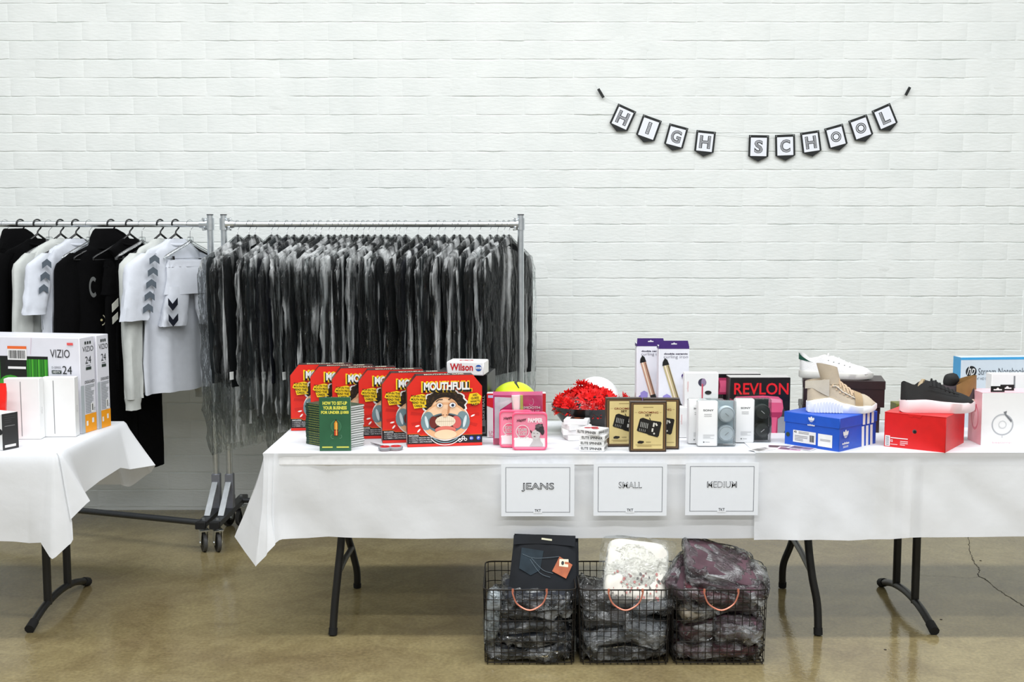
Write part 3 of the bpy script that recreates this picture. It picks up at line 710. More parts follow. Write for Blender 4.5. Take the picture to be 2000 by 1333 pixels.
def tops(px, label, m, cat='shirt', name='sweatshirt', ln=.66, slv=.60, sw=.052, rz=52, seed=0, hood=False, collar=True, cuff=True, bw=.23, sl_out=.05, cm=None, b=.022, slb=.026, sleeves=True):
    cm = cm or m
    root = thing(name, label, cat, (X(px, RY, RZ), RY, RZ), R(rz))
    z0 = -.075
    q = MB(); loft(q, [(0, 0, z0, .055, .016), (0, 0, z0-.02, .09, .020), (0, 0, z0-.055, .165, b), (0, 0, z0-.10, bw-.012, b), (0, 0, z0-.2, bw-.02, b), (0, 0, z0-.45, bw-.01, b), (0, 0, z0-ln, bw, b*1.1)], 46, 24, .22, 5, seed, pleat=.017)
    q.build('body', m, root)
    for s in ((-1, 1) if sleeves else ()):
        q = MB(); L = slv
        loft(q, [(s*(bw-.055), 0, z0-.07, .04, b*.8), (s*(bw+.0), -.004*s, z0-.13, sw*1.1, slb), (s*(bw+sl_out*.35), -.012, z0-.13-L*.4, sw*1.05, slb), (s*(bw+sl_out*.75), -.02, z0-.13-L*.75, sw*.95, slb), (s*(bw+sl_out), -.024, z0-.13-L, sw*.9, slb*.95)], 22, 18, .26, 3, seed+s*2, pleat=.004)
        o = q.build('sleeve', m, root)
        if cuff:
            q = MB(); c0 = s*(bw+sl_out); loft(q, [(c0, -.024, z0-.125-L, sw*.86, slb*.9), (c0+s*.003, -.025, z0-.16-L, sw*.72, slb*.8), (c0+s*.003, -.025, z0-.185-L, sw*.74, slb*.8)], 18, 6, .05, 7, seed+9)
            q.build('cuff', m, root)
    if cuff:
        q = MB(); loft(q, [(0, 0, z0-ln+.005, bw-.004, b), (0, 0, z0-ln-.05, bw-.03, b*.8)], 28, 5, .1, 9, seed+4); q.build('hem_band', m, root)
    if hood:
        q = MB(); loft(q, [(-.02, .02, z0+.052, .055, .03), (-.01, .018, z0+.03, .082, .038), (0, .01, z0-.01, .105, .042), (0, .0, z0-.05, .13, .034)], 24, 10, .14, 4, seed+6, caps=True); q.build('hood', m, root)
    elif collar:
        q = MB(); q.tube([(.068*math.cos(a), .022*math.sin(a), z0-.004-.028*(1-math.sin(a))*.5) for a in [2*PI*i/20 for i in range(20)]], .007, 8, closed=True); q.build('collar', cm, root)
    return root
def bottoms(px, label, m, ln=.45, name='shorts', rz=50, seed=0, w_=.15, cat=None, leg=.096, split=False):
    root = thing(name, label, cat or name, (X(px, RY, RZ), RY, RZ), R(rz)); z0 = -.185
    q = MB(); loft(q, [(0, 0, z0, w_, .016), (0, 0, z0-.04, w_+.006, .02), (0, 0, z0-.17, w_+.02, .026)], 28, 10, .18, 6, seed); q.build('seat', m, root)
    q = MB(); loft(q, [(0, 0, z0+.004, w_+.002, .018), (0, 0, z0-.032, w_+.002, .020)], 40, 5, .16, 16, seed+1); q.build('waistband', m, root)
    for s in (-1, 1):
        lx = .012 if split else 0; leg = leg-(.02 if split and s < 0 else 0); q = MB(); loft(q, [(s*.078, 0, z0-.13, leg-.012, .024), (s*(.088+lx), 0, z0-.17-(ln-.17)*.5, leg, .028), (s*(.09+lx*2.6), 0, z0-ln, leg-.002, .030)], 30, 16, .16, 4, seed+s, pleat=.010); q.build('leg', m, root)
    return root
def chev(root, m, pts, name='printed_chevron', y=-.033):
    for pg in pts: MB().prism(pg, -y-.0015, -y).build(name, m, root, smooth=0)
B_ = [('black hanger holding the black hoodie above the television box', 40), ('black hanger just right of the first black hoodie, its arm showing', 73), ('black hanger holding the cream long-sleeved top near the left edge', 118),
      ('black hanger with open loop holding the white striped shirt', 148), ('black hanger holding the black hoodie marked with a letter C', 217), ('black hanger just right of the lettered black hoodie', 253),
      ('black hanger holding the cream sweatshirt beside the long black trousers', 313), ('black hanger with open loop holding the white chevron jersey near the post', 343)]
for lb, px in B_: plastic_hanger(px, lb, (px % 7)-3)
C_ = [('clear clip hanger at the far left edge of the rack', 10), ('clear clip hanger in front of the first black hoodie', 95), ('clear clip hanger holding white shorts with navy chevrons', 174), ('clear clip hanger in front of the long black trousers', 277), ('clear clip hanger holding white shorts nearest the rack post', 371)]
for lb, px in C_: clip_hanger(px, lb, (px % 5)-2)
tops(8, 'dark teal-black top at the far left edge of the rack', TEA, 'sweatshirt', seed=21, rz=58)
tops(40, 'black hooded sweatshirt at the far left of the rack', BKC, 'sweatshirt', 'hoodie', hood=True, seed=1, rz=52, b=.03)
tops(73, 'plain black top hanging behind the clear clip hanger, left rack', BKC, 'sweatshirt', seed=2, rz=58)
o = bottoms(95, 'black trousers with white chevrons beside the first black hoodie', BKC, .95, 'trousers', seed=3, rz=45)
chev(o, PWH, [[(-.185, -.44), (-.145, -.41), (-.145, -.37), (-.185, -.40)], [(-.185, -.50), (-.15, -.475), (-.15, -.44), (-.185, -.465)]], y=-.05)
tops(118, 'cream long-sleeved top with folded collar behind the television box', CRM, 'shirt', 'long_sleeved_shirt', seed=4, slv=.55, rz=60)
o = tops(148, 'white football shirt with slate chevrons on the shoulder, left of the white shorts', WHC, 'shirt', 'football_shirt', seed=5, slv=.24, sw=.07, sl_out=.06, cuff=False, rz=62, b=.024, ln=.64)
def sleeve_marks(o, m, n, z0=-.19, dz=.062, x=-.235, w_=.05, yy=-.052):
    for i in range(n):
        z = z0-i*dz; x_ = x-.012*i
        chev(o, m, [[(x_-w_*.5, z), (x_+w_*.1, z+.018), (x_+w_*.6, z), (x_+w_*.6, z-.03), (x_+w_*.1, z-.012), (x_-w_*.5, z-.03)]], y=yy)
sleeve_marks(o, SLV, 3)
o = bottoms(174, 'white shorts with navy chevrons on the hip, over the television box', GRY, .34, seed=6, rz=56, w_=.14)
chev(o, NVY, [[(-.165, -.47), (-.10, -.44), (-.10, -.40), (-.165, -.43)], [(-.165, -.40), (-.10, -.37), (-.10, -.33), (-.165, -.36)]], y=-.045)
o = tops(217, 'black hooded sweatshirt with a grey letter C on the chest', BKC, 'sweatshirt', 'hoodie', hood=True, seed=7, rz=42, b=.032, sw=.06)
ar = Art((.10, .09, .3)); ar.o = Vector((-.17, -.062, -.52)); ar.ring(.42, .68, .22, .52, .38, (96, 98, 97), a0=50, a1=310); ar.ring(.8, .12, .2, .28, .2, (196, 192, 168), a0=-90, a1=70); ar.ell(.78, .12, .06, .06, (200, 190, 140)); ar.build('printed_letter', o)
tops(253, 'plain black sleeveless top between the lettered hoodie and the long black trousers', BKC, 'shirt', 'sleeveless_top', seed=8, rz=66, bw=.13, sleeves=False, cuff=False)
o = bottoms(252, 'long black trousers with two white flashes hanging below the table top', BKC, 1.09, 'trousers', seed=9, rz=59, w_=.155, leg=.092)
for oo, xx in ((o, -.155),):
    chev(oo, PWH, [[(xx-.02, -.44), (xx+.02, -.41), (xx+.02, -.37), (xx-.02, -.40)], [(xx-.02, -.50), (xx+.015, -.475), (xx+.015, -.44), (xx-.02, -.465)]], y=-.062)
tops(313, 'cream sweatshirt with a long cuffed sleeve hanging beside the black trousers', CRM, 'sweatshirt', seed=10, slv=.66, sw=.055, rz=66, b=.03, ln=.72, slb=.034, sl_out=.03)
o = tops(343, 'white jersey with slate chevrons down its short sleeve, near the rack post', WHC, 'shirt', 'football_shirt', seed=11, slv=.27, sw=.085, sl_out=.07, cuff=False, rz=57, b=.028, ln=.78, slb=.04)
sleeve_marks(o, SLV, 5, -.17, .06, -.20, .055, -.068)
o = bottoms(371, 'white shorts with black chevrons beside the left rack post', WHC, .33, seed=12, rz=50, w_=.135, split=True)
for z in (-.37, -.45):
    chev(o, BLK_M if False else NVY, [[(-.17, z), (-.145, z-.03), (-.115, z), (-.115, z-.035), (-.145, z-.065), (-.17, z-.035)]], y=-.046)
# ================================================================ MIDDLE TABLE
CT_ = CZ+.0012; TT = CT_
CDW = mat('card_white', (238, 238, 237), .45, var=.01); CDB = mat('card_black', (16, 16, 17), .4, var=.05)
RED = (226, 40, 26); YEL = (246, 206, 30)
# ---- six board games
def game_box(x0, yb, first):
    Y = PZ(x0, yb, TT).y; rz = R(9); wd, d, h = .297, .067, .283
    lc = Vector((X(x0, Y, TT), Y, TT)); c = lc+Vector((math.cos(rz)*wd/2-math.sin(rz)*d/2, math.sin(rz)*wd/2+math.cos(rz)*d/2, 0))
    return c, rz, (wd, d, h)
c, rz, dims = game_box(796, 874, True); wd, d, h = dims
g0 = thing('board_game_box', 'x', 'game', c, rz, 'red mouthpiece game boxes')
ch_ = .045
MB().prism([(-wd/2, 0), (wd/2, 0), (wd/2, h-ch_), (wd/2-ch_*.8, h), (-wd/2+ch_*.8, h), (-wd/2, h-ch_)], -d/2, d/2).build('carton', [mat('game_card_dark', (40, 22, 20), .4)], g0, smooth=0)
ar = Art(dims, 'front', .0005)
ar.poly([(0, 0), (1, 0), (1, 1-ch_/h), (1-ch_*.8/wd, 1), (ch_*.8/wd, 1), (0, 1-ch_/h)], RED)
for a in range(0, 360, 24): # radiating darker rays
    ar.poly([(.5, .42), (.5+.46*math.cos(R(a)), .42+.38*math.sin(R(a))), (.5+.46*math.cos(R(a+7)), .42+.38*math.sin(R(a+7)))], (206, 32, 22)); ar.e -= .0001
ar.rect(0, .04, 1, .155, (20, 16, 18)); ar.poly([(0, .155), (.17, .155), (.14, .18), (0, .18)], (20, 16, 18)); ar.line([(0, .184), (.14, .184), (.18, .158), (.5, .158), (1, .158)], .006, (240, 120, 30))
ar.text('INCLUDES:', .085, .158, .13, .022, WHT, .02)
for i, s in enumerate(('1 | ADULT MOUTH PIECE', '1 | YOUTH MOUTH PIECE', '1 | TIMER / 200 PHRASES')): ar.text(s, .175, .125-.029*i, .3, .022, (225, 225, 225), .01)
ar.ell(.855, .105, .028, .028, (50, 80, 190), 12); ar.ell(.95, .105, .028, .028, (50, 80, 190), 12); ar.text('8+', .855, .105, .035, .03, WHT, .02); ar.text('P', .95, .105, .022, .03, WHT, .02)
for q, (x, y) in enumerate(((.72, .09), (.745, .12), (.775, .09), (.70, .075))): ar.ell(x, y, .022, .02, WHT, 10); ar.ell(x, y, .012, .011, (20, 16, 18), 10)
# mouthpiece and face
WB = (244, 244, 240); SKN = (232, 178, 132); SK2 = (246, 206, 168); GRYB = (120, 146, 152)
ar.ell(.505, .36, .325, .262, WB, 40); ar.ell(.505, .275, .21, .19, WB, 30)
hair = [(.5+.275*math.cos(R(a))*(1+.06*math.sin(a*.23)), .60+.195*math.sin(R(a))*(1+.05*math.cos(a*.31))) for a in range(-28, 210, 7)]
ar.poly([(x+(x-.5)*.09, y+(y-.6)*.09) for x, y in hair], WB); ar.poly(hair, (38, 26, 18))
rdh = random.Random(4)
for i in range(34):
    a = rdh.uniform(-10, 190); r_ = rdh.uniform(.17, .26); ar.ell(.5+r_*math.cos(R(a)), .61+r_*.72*math.sin(R(a)), .018, .011, (62, 44, 28), 8, rot=a*1.7); ar.e -= .0001
ar.ell(.5, .52, .185, .165, SKN, 32); ar.ell(.47, .515, .14, .155, SK2, 28)
ar.ell(.505, .36, .31, .25, SKN, 40); ar.ell(.50, .40, .27, .18, SK2, 36)
ar.ell(.265, .365, .085, .125, GRYB, 24, rot=-12); ar.ell(.745, .365, .085, .125, GRYB, 24, rot=12)
ar.ell(.505, .33, .245, .135, (92, 116, 124), 36); ar.ell(.505, .335, .205, .115, (52, 22, 20), 36)
ar.ell(.255, .35, .02, .085, (214, 226, 228), 16, rot=12); ar.ell(.765, .35, .02, .085, (214, 226, 228), 16, rot=-12)
ar.ell(.65, .34, .065, .085, (214, 96, 92), 20, rot=12); ar.ell(.345, .345, .055, .08, (110, 40, 34), 20)
ar.ell(.505, .355, .135, .078, (238, 222, 196), 28)
for i in range(-4, 5): ar.line([(.505+.028*i, .29), (.505+.028*i, .42)], .003, (206, 186, 158)); ar.e -= .0001
ar.rect(.385, .352, .625, .358, (200, 176, 150))
ar.ell(.505, .235, .14, .05, (222, 120, 104), 28); ar.ell(.505, .215, .125, .028, (196, 88, 80), 24)
ar.ell(.505, .17, .15, .065, SK2, 24); ar.ring(.505, .21, .205, .155, .09, GRYB, a0=215, a1=325); ar.ring(.505, .20, .225, .175, .05, WB, a0=210, a1=330)
ar.ell(.5, .47, .045, .055, (236, 186, 144), 20); ar.ell(.475, .445, .012, .007, (130, 76, 52), 10); ar.ell(.525, .445, .012, .007, (130, 76, 52), 10); ar.poly([(.53, .46), (.545, .60), (.56, .62), (.57, .55), (.55, .46)], (196, 136, 94))
for ex, er in ((.43, .043), (.60, .047)):
    ar.ell(ex, .585, er, er*.8, (150, 96, 66), 20); ar.ell(ex, .583, er*.9, er*.7, WHT, 20); ar.ell(ex+.003, .58, er*.45, er*.45, (60, 78, 110), 14); ar.ell(ex+.003, .58, er*.22, er*.22, BLK, 10)
ar.line([(.38, .635), (.42, .665), (.47, .665)], .012, (42, 26, 18)); ar.line([(.545, .66), (.60, .695), (.66, .665)], .014, (42, 26, 18))
# title
ar.text('MOUTHFULL', .525, .845, .68, .165, YEL, .09); ar.text('MOUTHFULL', .53, .837, .65, .145, (20, 16, 16), .075); ar.text('MOUTHFULL', .525, .852, .61, .115, WHT, .045)
for pts, ls, cx, cy in (([(.05, .72), (.20, .75), (.24, .735), (.25, .60), (.215, .59), (.26, .56), (.18, .555), (.09, .545), (.065, .64), (.03, .66)], ('POP-IN THE', 'MOUTH PIECE', 'READ THE', 'CARDS'), .145, .715),
                   ([(.83, .74), (.93, .75), (.99, .70), (.965, .60), (.90, .57), (.84, .60), (.80, .60), (.81, .67)], ('AND', 'GUESS', "WHAT'S", 'SAID!'), .90, .72)):
    ar.poly(pts, YEL)
    for i, s in enumerate(ls): ar.text(s, cx, cy-.044*i, min(.19, .021*len(s)), .032, (24, 18, 14), .03, rot=-4 if cx < .5 else 6)
for x, y, r_ in ((.13, .30, 12), (.15, .235, 50), (.87, .43, 25)): ar.ell(x, y, .03, .011, WB, 12, rot=r_)
ar.build('printed_cover', g0)
ar = Art(dims, 'left'); ar.rect(0, 0, 1, 1-ch_/h, (110, 34, 26)); ar.rect(.1, .3, .9, .75, (60, 50, 44)); ar.bars(.2, .05, .8, .2, WHT, 8); ar.build('printed_side', g0)
ar = Art(dims, 'top'); ar.o.x += ch_*.8; ar.W -= ch_*1.6; ar.rect(0, 0, 1, 1, (44, 26, 24)); ar.text('MOUTHFULL  GAME', .5, .5, .7, .4, (230, 226, 200), .02); ar.build('printed_edge', g0)
w2 = ('front of the row, whole cartoon face showing', 'second in the row, just behind the front one', 'third in the row from the front', 'fourth in the row from the front', 'fifth in the row from the front', 'leftmost and furthest back in the row')
for i, (x0, yb) in enumerate(((796, 874), (747, 866), (702, 858), (650, 852), (608, 847), (569, 842))):
    c, rz, _ = game_box(x0, yb, False); g = g0 if i == 0 else copy_tree(g0); g.location = c; g.rotation_euler = (0, 0, rz+R([0, 1, -1, 1, 0, -1][i])); g['label'] = 'red cartoon-face board game box, '+w2[i]
# ---- green paperbacks: a stack and one standing
GRN = mat('cover_green', (44, 96, 66), .4, var=.12, scale=14); PGS = mat('book_pages', (226, 228, 226), .8, var=.05, scale=(3)); DGN = mat('cover_green_dark', (28, 62, 42), .45, var=.1)
bw_, bd_, bt = .128, .203, .0089
def book(lbl, grp):
    t = thing('paperback_book', lbl, 'book', (0, 0, 0), 0, grp)
    MB().box((.001, 0, bt/2), (bw_-.003, bd_-.002, bt-.0016)).build('pages', PGS, t, smooth=0)
    m = MB(); m.box((0, 0, bt-.0004), (bw_, bd_, .0008)); m.box((0, 0, .0004), (bw_, bd_, .0008)); m.box((-bw_/2+.0004, 0, bt/2), (.0008, bd_, bt)); m.build('cover', DGN, t, smooth=0)
    ar = Art((bw_, bd_, bt), 'left'); ar.text('HOW TO SET-UP YOUR BUSINESS FOR UNDER $1000', .5, .5, .8, .42, (190, 190, 70), .0); ar.build('spine_lettering', t)
    return t
# spine faces the camera's left: near corner at px ~668
cn = PZ(664, 879, TT); sl_ = PZ(603, 868, TT)
ax = (cn-sl_); ax.z = 0; ax.normalize()      # along the spine
rzb = math.atan2(ax.y, ax.x)+PI/2            # local -x face looks front-left; spine runs along local y
ctr = cn-ax*bd_/2+Vector((-ax.y, ax.x, 0))*bw_/2
b0 = book('x', 'green paperbacks in the stack'); rd = random.Random(8)
N_B = 18
for i in range(N_B):
    b = b0 if i == 0 else copy_tree(b0)
    b.location = ctr+Vector((rd.uniform(-.002, .002), rd.uniform(-.002, .002), 0)); b.location.z = TT+i*(bt+.0003); b.rotation_euler = (0, 0, rzb+R(rd.uniform(-1.5, 1.5)))
    b['label'] = 'green paperback lying in the stack of eighteen, '+('bottom one' if i == 0 else 'topmost one' if i == N_B-1 else ordw(i)+' from the bottom')
t, dims = carton('paperback_book', 'green paperback on starting a business standing upright before the stack', 'book', 624, 685, 881, 777, .012, None, rz=R(2))
wd, d, h = dims
MB().box((0.001, 0, h/2), (wd-.003, d-.0016, h-.003)).build('pages', PGS, t, smooth=0)
m = MB(); m.box((0, -d/2, h/2), (wd, .0008, h)); m.box((0, d/2, h/2), (wd, .0008, h)); m.box((-wd/2, 0, h/2), (.0008, d, h)); m.build('cover', GRN, t, smooth=0)
ar = Art((wd, d+.001, h)); 
for i, (s, ww) in enumerate((('HOW TO SET-UP', .78), ('YOUR BUSINESS', .76), ('FOR UNDER $1000', .88))): ar.text(s, .5, .895-.088*i, ww, .066, (232, 228, 90), .045)
ar.ell(.53, .46, .17, .2, (70, 128, 92), 24); ar.ell(.53, .46, .15, .18, (50, 104, 74), 24)
ar.poly([(.46, .28), (.59, .28), (.60, .52), (.53, .60), (.46, .52)], (66, 30, 14)); ar.poly([(.475, .40), (.58, .40), (.58, .52), (.53, .575), (.475, .52)], (226, 150, 44)); ar.rect(.475, .29, .58, .385, (204, 74, 34)); ar.rect(.53, .29, .555, .53, (246, 206, 110)); ar.poly([(.515, .565), (.545, .565), (.53, .59)], BLK)
ar.ring(.42, .27, .06, .07, .12, (130, 176, 146), a0=100, a1=300); ar.ring(.66, .27, .05, .06, .12, (130, 176, 146), a0=-120, a1=60)
ar.text('MATT KEPNES', .25, .07, .35, .03, (226, 222, 90), .04) if 0 else None
ar.lines(.08, .055, .42, .085, 1, (214, 212, 90), .8); ar.lines(.54, .055, .94, .085, 1, (214, 212, 90), .8)
ar.build('cover_print', t)
# ---- scissors
sp = PZ(760, 878, TT); t = thing('scissors', 'scissors with red and grey handles lying closed before the game boxes', 'scissors', sp, 0)
SS = mat('blade_steel', (150, 152, 156), .25, metal=1); HR = mat('handle_red', (196, 30, 34), .4); HG = mat('handle_grey', (140, 142, 146), .5)
tip = PZ(724, 868, TT)-sp; piv = PZ(747, 875, TT)-sp
for s in (-1, 1):
    m = MB(); dd = (tip-piv).normalized(); n = Vector((-dd.y, dd.x, 0))
    m.prism([(0, -.004*s), (0, .006*s), ((tip-piv).length*(1 if s > 0 else .95), .001*s)] if s > 0 else [((tip-piv).length*.95, .001), (0, -.006), (0, .004)], .004+.002*s, .006+.002*s, (piv, dd, n, Vector((0, 0, 1)))); m.build('blade', SS, t, smooth=0)
MB().lathe([(0, .010), (.004, .0098), (.005, .002)], 12, mtx=Matrix.Translation(piv)).build('pivot_screw', SS, t)
for (x, y, rx, ry, ro) in ((752, 879.5, .019, .026, 20), (773, 878.5, .021, .026, -15)):
    c = PZ(x, y, TT)-sp; pts = [Vector((c.x+rx*math.cos(a)*1.1, c.y+ry*math.sin(a), .008)) for a in [2*PI*i/24 for i in range(24)]]
    hd = MB().tube(pts, .0058, 10, closed=True).build('handle', HG, t)
    MB().tube([Vector((c.x+(p.x-c.x)*.78, c.y+(p.y-c.y)*.78, .0105)) for p in pts], .0042, 8, closed=True).build('red_grip', HR, hd)
# ---- dark ball box with white box on top
t, dims = carton('tall_black_carton', 'tall black carton with white side lettering behind the front game box', 'box', 846, 952, 851, 731, .22, CDB, rz=R(-8)); wd, d, h = dims
ar = Art(dims); ar.text('BASKETBALL', .93, .42, .55, .035, (190, 190, 190), .01, rot=90); ar.rect(.88, .04, .97, .26, (120, 120, 122)); ar.rect(.895, .06, .955, .16, (30, 30, 30)); ar.build('printed_lettering', t)
BXT = t.location.z+h
t, dims = carton('white_ball_carton', 'small white carton with red script lettering lying on the black carton', 'box', 872, 945, 735, 707, .115, CDW, z0=BXT+.0005, rz=R(-9), Y=4.70, bev=.004); wd, d, h = dims
ar = Art(dims, e0=.0006); ar.text('Wilson', .40, .60, .62, .52, (200, 26, 38), .03); ar.ell(.86, .56, .085, .085, (28, 84, 166)); ar.rect(.785, .48, .935, .64, WHT); ar.text('NCAA', .86, .56, .11, .12, (28, 84, 166), .02); ar.build('printed_lettering', t)
ar = Art(dims, 'top', .0006); ar.ring(.38, .45, .1, .13, .4, (200, 26, 38)); ar.ring(.56, .45, .1, .13, .4, (200, 26, 38)); ar.build('printed_emblem', t)
# ---- red and white box, balls
t, dims = carton('red_white_carton', 'red and white carton behind the pink sets and in front of the yellow ball', 'box', 951, 1066, 853, 769, .05, CDW, Y=4.70); wd, d, h = dims
ar = Art(dims); ar.rect(0, .80, 1, 1, (214, 28, 40)); ar.poly([(0, .72), (.35, .55), (.35, .8), (0, .8)], (214, 28, 40)); ar.rect(.93, 0, 1, 1, (180, 24, 30)); ar.rect(.02, .9, .14, .96, (190, 200, 235)); ar.text('LIVE', .10, .12, .13, .06, (206, 130, 150), .01); ar.text('THAN', .10, .04, .13, .06, (206, 90, 120), .01); ar.build('printed_front', t)
t = thing('football', 'neon yellow and black football behind the pink sets', 'ball', P(1004, 797, 4.86), 0); t.location.z = TT+.107
m = bmesh.new(); bmesh.ops.create_uvsphere(m, u_segments=40, v_segments=24, radius=.106); sb = MB(); m.verts.index_update(); sb.add([v.co.copy() for v in m.verts], [[v.index for v in f.verts] for f in m.faces]); m.free()
sb.build('ball_skin', mat('ball_neon', (206, 226, 40), .35), t, smooth=80)
for k in range(5):
    m = MB(); a0 = R(72*k+10)
    def band(u, v, a0=a0): 
        lat = R(-62+124*u); lon = a0+.5*math.sin(lat*2.2)+(v-.5)*(.10+.22*math.cos(lat)**4*.5); r_ = .1064
        return Vector((r_*math.cos(lat)*math.cos(lon), r_*math.cos(lat)*math.sin(lon), r_*math.sin(lat)))
    m.grid(band, 18, 4); o = m.build('black_panel', mat('ball_black', (20, 22, 20), .4), t, smooth=80); o.rotation_euler = (R(62), R(20), 0)
t = thing('volleyball', 'white ball half hidden behind the red flowers', 'ball', P(1164, 785, 5.04), 0); t.location.z = TT+.105
sb.build('ball_skin', mat('ball_white', (244, 244, 244), .45), t, smooth=80)
for ax_ in ('X', 'Y', 'Z'):
    m = MB(); m.tube([(.106*math.cos(a), .106*math.sin(a), 0) for a in [2*PI*i/40 for i in range(40)]], .0008, 5, closed=True); o = m.build('seam', mat('seam_grey', (200, 200, 200), .6), t); o.rotation_euler = {'X': (PI/2, 0, .4), 'Y': (0, PI/2, .4), 'Z': (0.2, 0, 0)}[ax_]
# ---- pink sets
PNK = mat('pink_card', (226, 40, 118), .35, var=.04); TIN = mat('pink_tin', (246, 92, 130), .3, var=.03)
CLP = plastic('clear_pack', .0, .10, (9, 9, 9), .35, 14, lo=.5, hi=.8, fres=.7)
t, dims = carton('toiletry_gift_pack', 'magenta and clear beauty pack with a lotion tube, behind the pink tins', 'toiletries', 963, 1060, 871, 767, .03, None, rz=R(0)); wd, d, h = dims
MB().box((0, .01, h/2), (wd, .002, h)).build('backing_card', PNK, t, smooth=0)
m = MB()
def pk(u, v): a = 2*PI*u; return Vector((wd/2*max(-1, min(1, 1.25*math.cos(a))), -.001+.014*math.sin(a)*(.35+.65*math.sin(v*PI)), h*v))
m.grid(pk, 32, 12, wrap=True); m.build('clear_sleeve', CLP, t)
m = MB(); q = [(-.001, .2, .016), (0, .35, .018)]; 
m.tube([(-.004, -.001, .085), (-.006, -.001, .15), (-.008, -.001, .2)], [.012, .017, .018], 16, flat=1); m.build('lotion_tube', mat('tube_white', (236, 226, 222), .4), t)
MB().tube([(.017, .002, .06), (.014, .002, .2)], [.006, .006], 8).build('lime_strip', mat('lime', (206, 222, 90), .4), t)
ar = Art((wd, -.016, h), 'front', 0)
ar.rect(.56, .42, .98, .92, (206, 14, 106)); ar.poly([(.08, .62), (.5, .88), (.06, .9)], (240, 236, 242)); ar.poly([(.06, .42), (.44, .60), (.06, .62)], (216, 180, 214)); ar.rect(.0, .93, 1, 1, (240, 110, 160)); ar.rect(.02, 0, .14, .12, (200, 20, 90)); ar.rect(.03, .12, .14, .9, (232, 226, 238))
ar.text('SMOOTH', .77, .70, .36, .05, WHT, .025); ar.text('IT OUT', .77, .62, .34, .055, WHT, 0); ar.ring(.77, .81, .05, .08, .12, (240, 190, 215), a0=-150, a1=60)
ar.build('printed_front', t)
def tin(lbl, x0, x1, yb, yt):
    t, dims = carton('soap_tin', lbl, 'toiletries', x0, x1, yb, yt, .032, None, rz=R(0)); wd, d, h = dims
    r_ = .016; pl = []
    for cx, cz, a0 in ((wd/2-r_, r_, -90), (wd/2-r_, h-r_, 0), (-wd/2+r_, h-r_, 90), (-wd/2+r_, r_, 180)):
        pl += [(cx+r_*math.cos(R(a0+a)), cz+r_*math.sin(R(a0+a))) for a in range(0, 91, 15)]
    m = MB(); m.prism(pl, -d/2, d/2-.004); inner = [(x*.93, h/2+(z-h/2)*.93) for x, z in pl]; m.build('tin_body', TIN, t, smooth=30)
    m = MB(); k = len(pl); vs = [(x, -d/2+.004, z) for x, z in pl]+[(x*.98, -d/2, h/2+(z-h/2)*.98) for x, z in pl]+[(x, -d/2, z) for x, z in inner]+[(x*.995, -d/2+.002, h/2+(z-h/2)*.995) for x, z in inner]
    m.add(vs, [[q*k+i, q*k+(i+1) % k, (q+1)*k+(i+1) % k, (q+1)*k+i] for q in range(3) for i in range(k)]); m.build('rolled_rim', TIN, t)
    ar = Art(dims, 'front', -.0018); ar.raw([(x+wd/2, z) for x, z in inner], [list(range(k))], (240, 140, 166))
    ar.rect(.07, .09, .93, .32, (244, 240, 240)); 
    for i in range(9): ar.ell(.10+i*.085, .30+.015*math.sin(i*2), .05, .04, (244, 240, 240), 12); ar.e -= .0001
    ar.line([(.08, .095), (.92, .095)], .006, (150, 160, 160))
    ar.text('PAMPER', .66, .80, .42, .12, (252, 236, 240), .05); ar.text('Happy', .27, .80, .27, .10, (40, 14, 24), .02, rot=12, shear=.3)
    ar.ring(.30, .50, .19, .19, .09, WHT); ar.ell(.30, .50, .165, .165, (232, 104, 138)); ar.text('SOAP&', .30, .545, .27, .095, WHT, .05); ar.text('GLORY', .30, .44, .27, .095, WHT, .05); ar.text('SOAP&', .30, .545, .25, .075, (150, 60, 84), -.012); ar.text('GLORY', .30, .44, .25, .075, (150, 60, 84), -.012)
    ar.poly([(.50, .12), (.60, .26), (.60, .34), (.80, .34), (.80, .26), (.88, .16), (.88, .11), (.5, .11)], (198, 192, 192)); ar.ell(.675, .42, .125, .14, (208, 202, 202), 20, rot=-12)
    ar.ell(.78, .60, .12, .12, (54, 50, 54), 22, wob=.2, seed=3); ar.ell(.86, .50, .055, .10, (54, 50, 54), 16); ar.ell(.72, .64, .06, .06, (90, 84, 88), 12, wob=.2); ar.ell(.80, .66, .05, .03, (110, 104, 108), 12, wob=.2); ar.line([(.60, .46), (.65, .455)], .01, (60, 50, 54)); ar.line([(.70, .45), (.74, .455)], .01, (60, 50, 54)); ar.ell(.64, .37, .03, .012, (110, 50, 60), 10); ar.ell(.54, .50, .02, .05, (60, 54, 56), 8, rot=20)
    ar.build('printed_lid', t)
tin('pink soap tin with a bathing woman print, whole front in view', 1000, 1069, 880, 807)
tin('pink soap tin half hidden behind the front soap tin', 975, 1040, 875, 803)
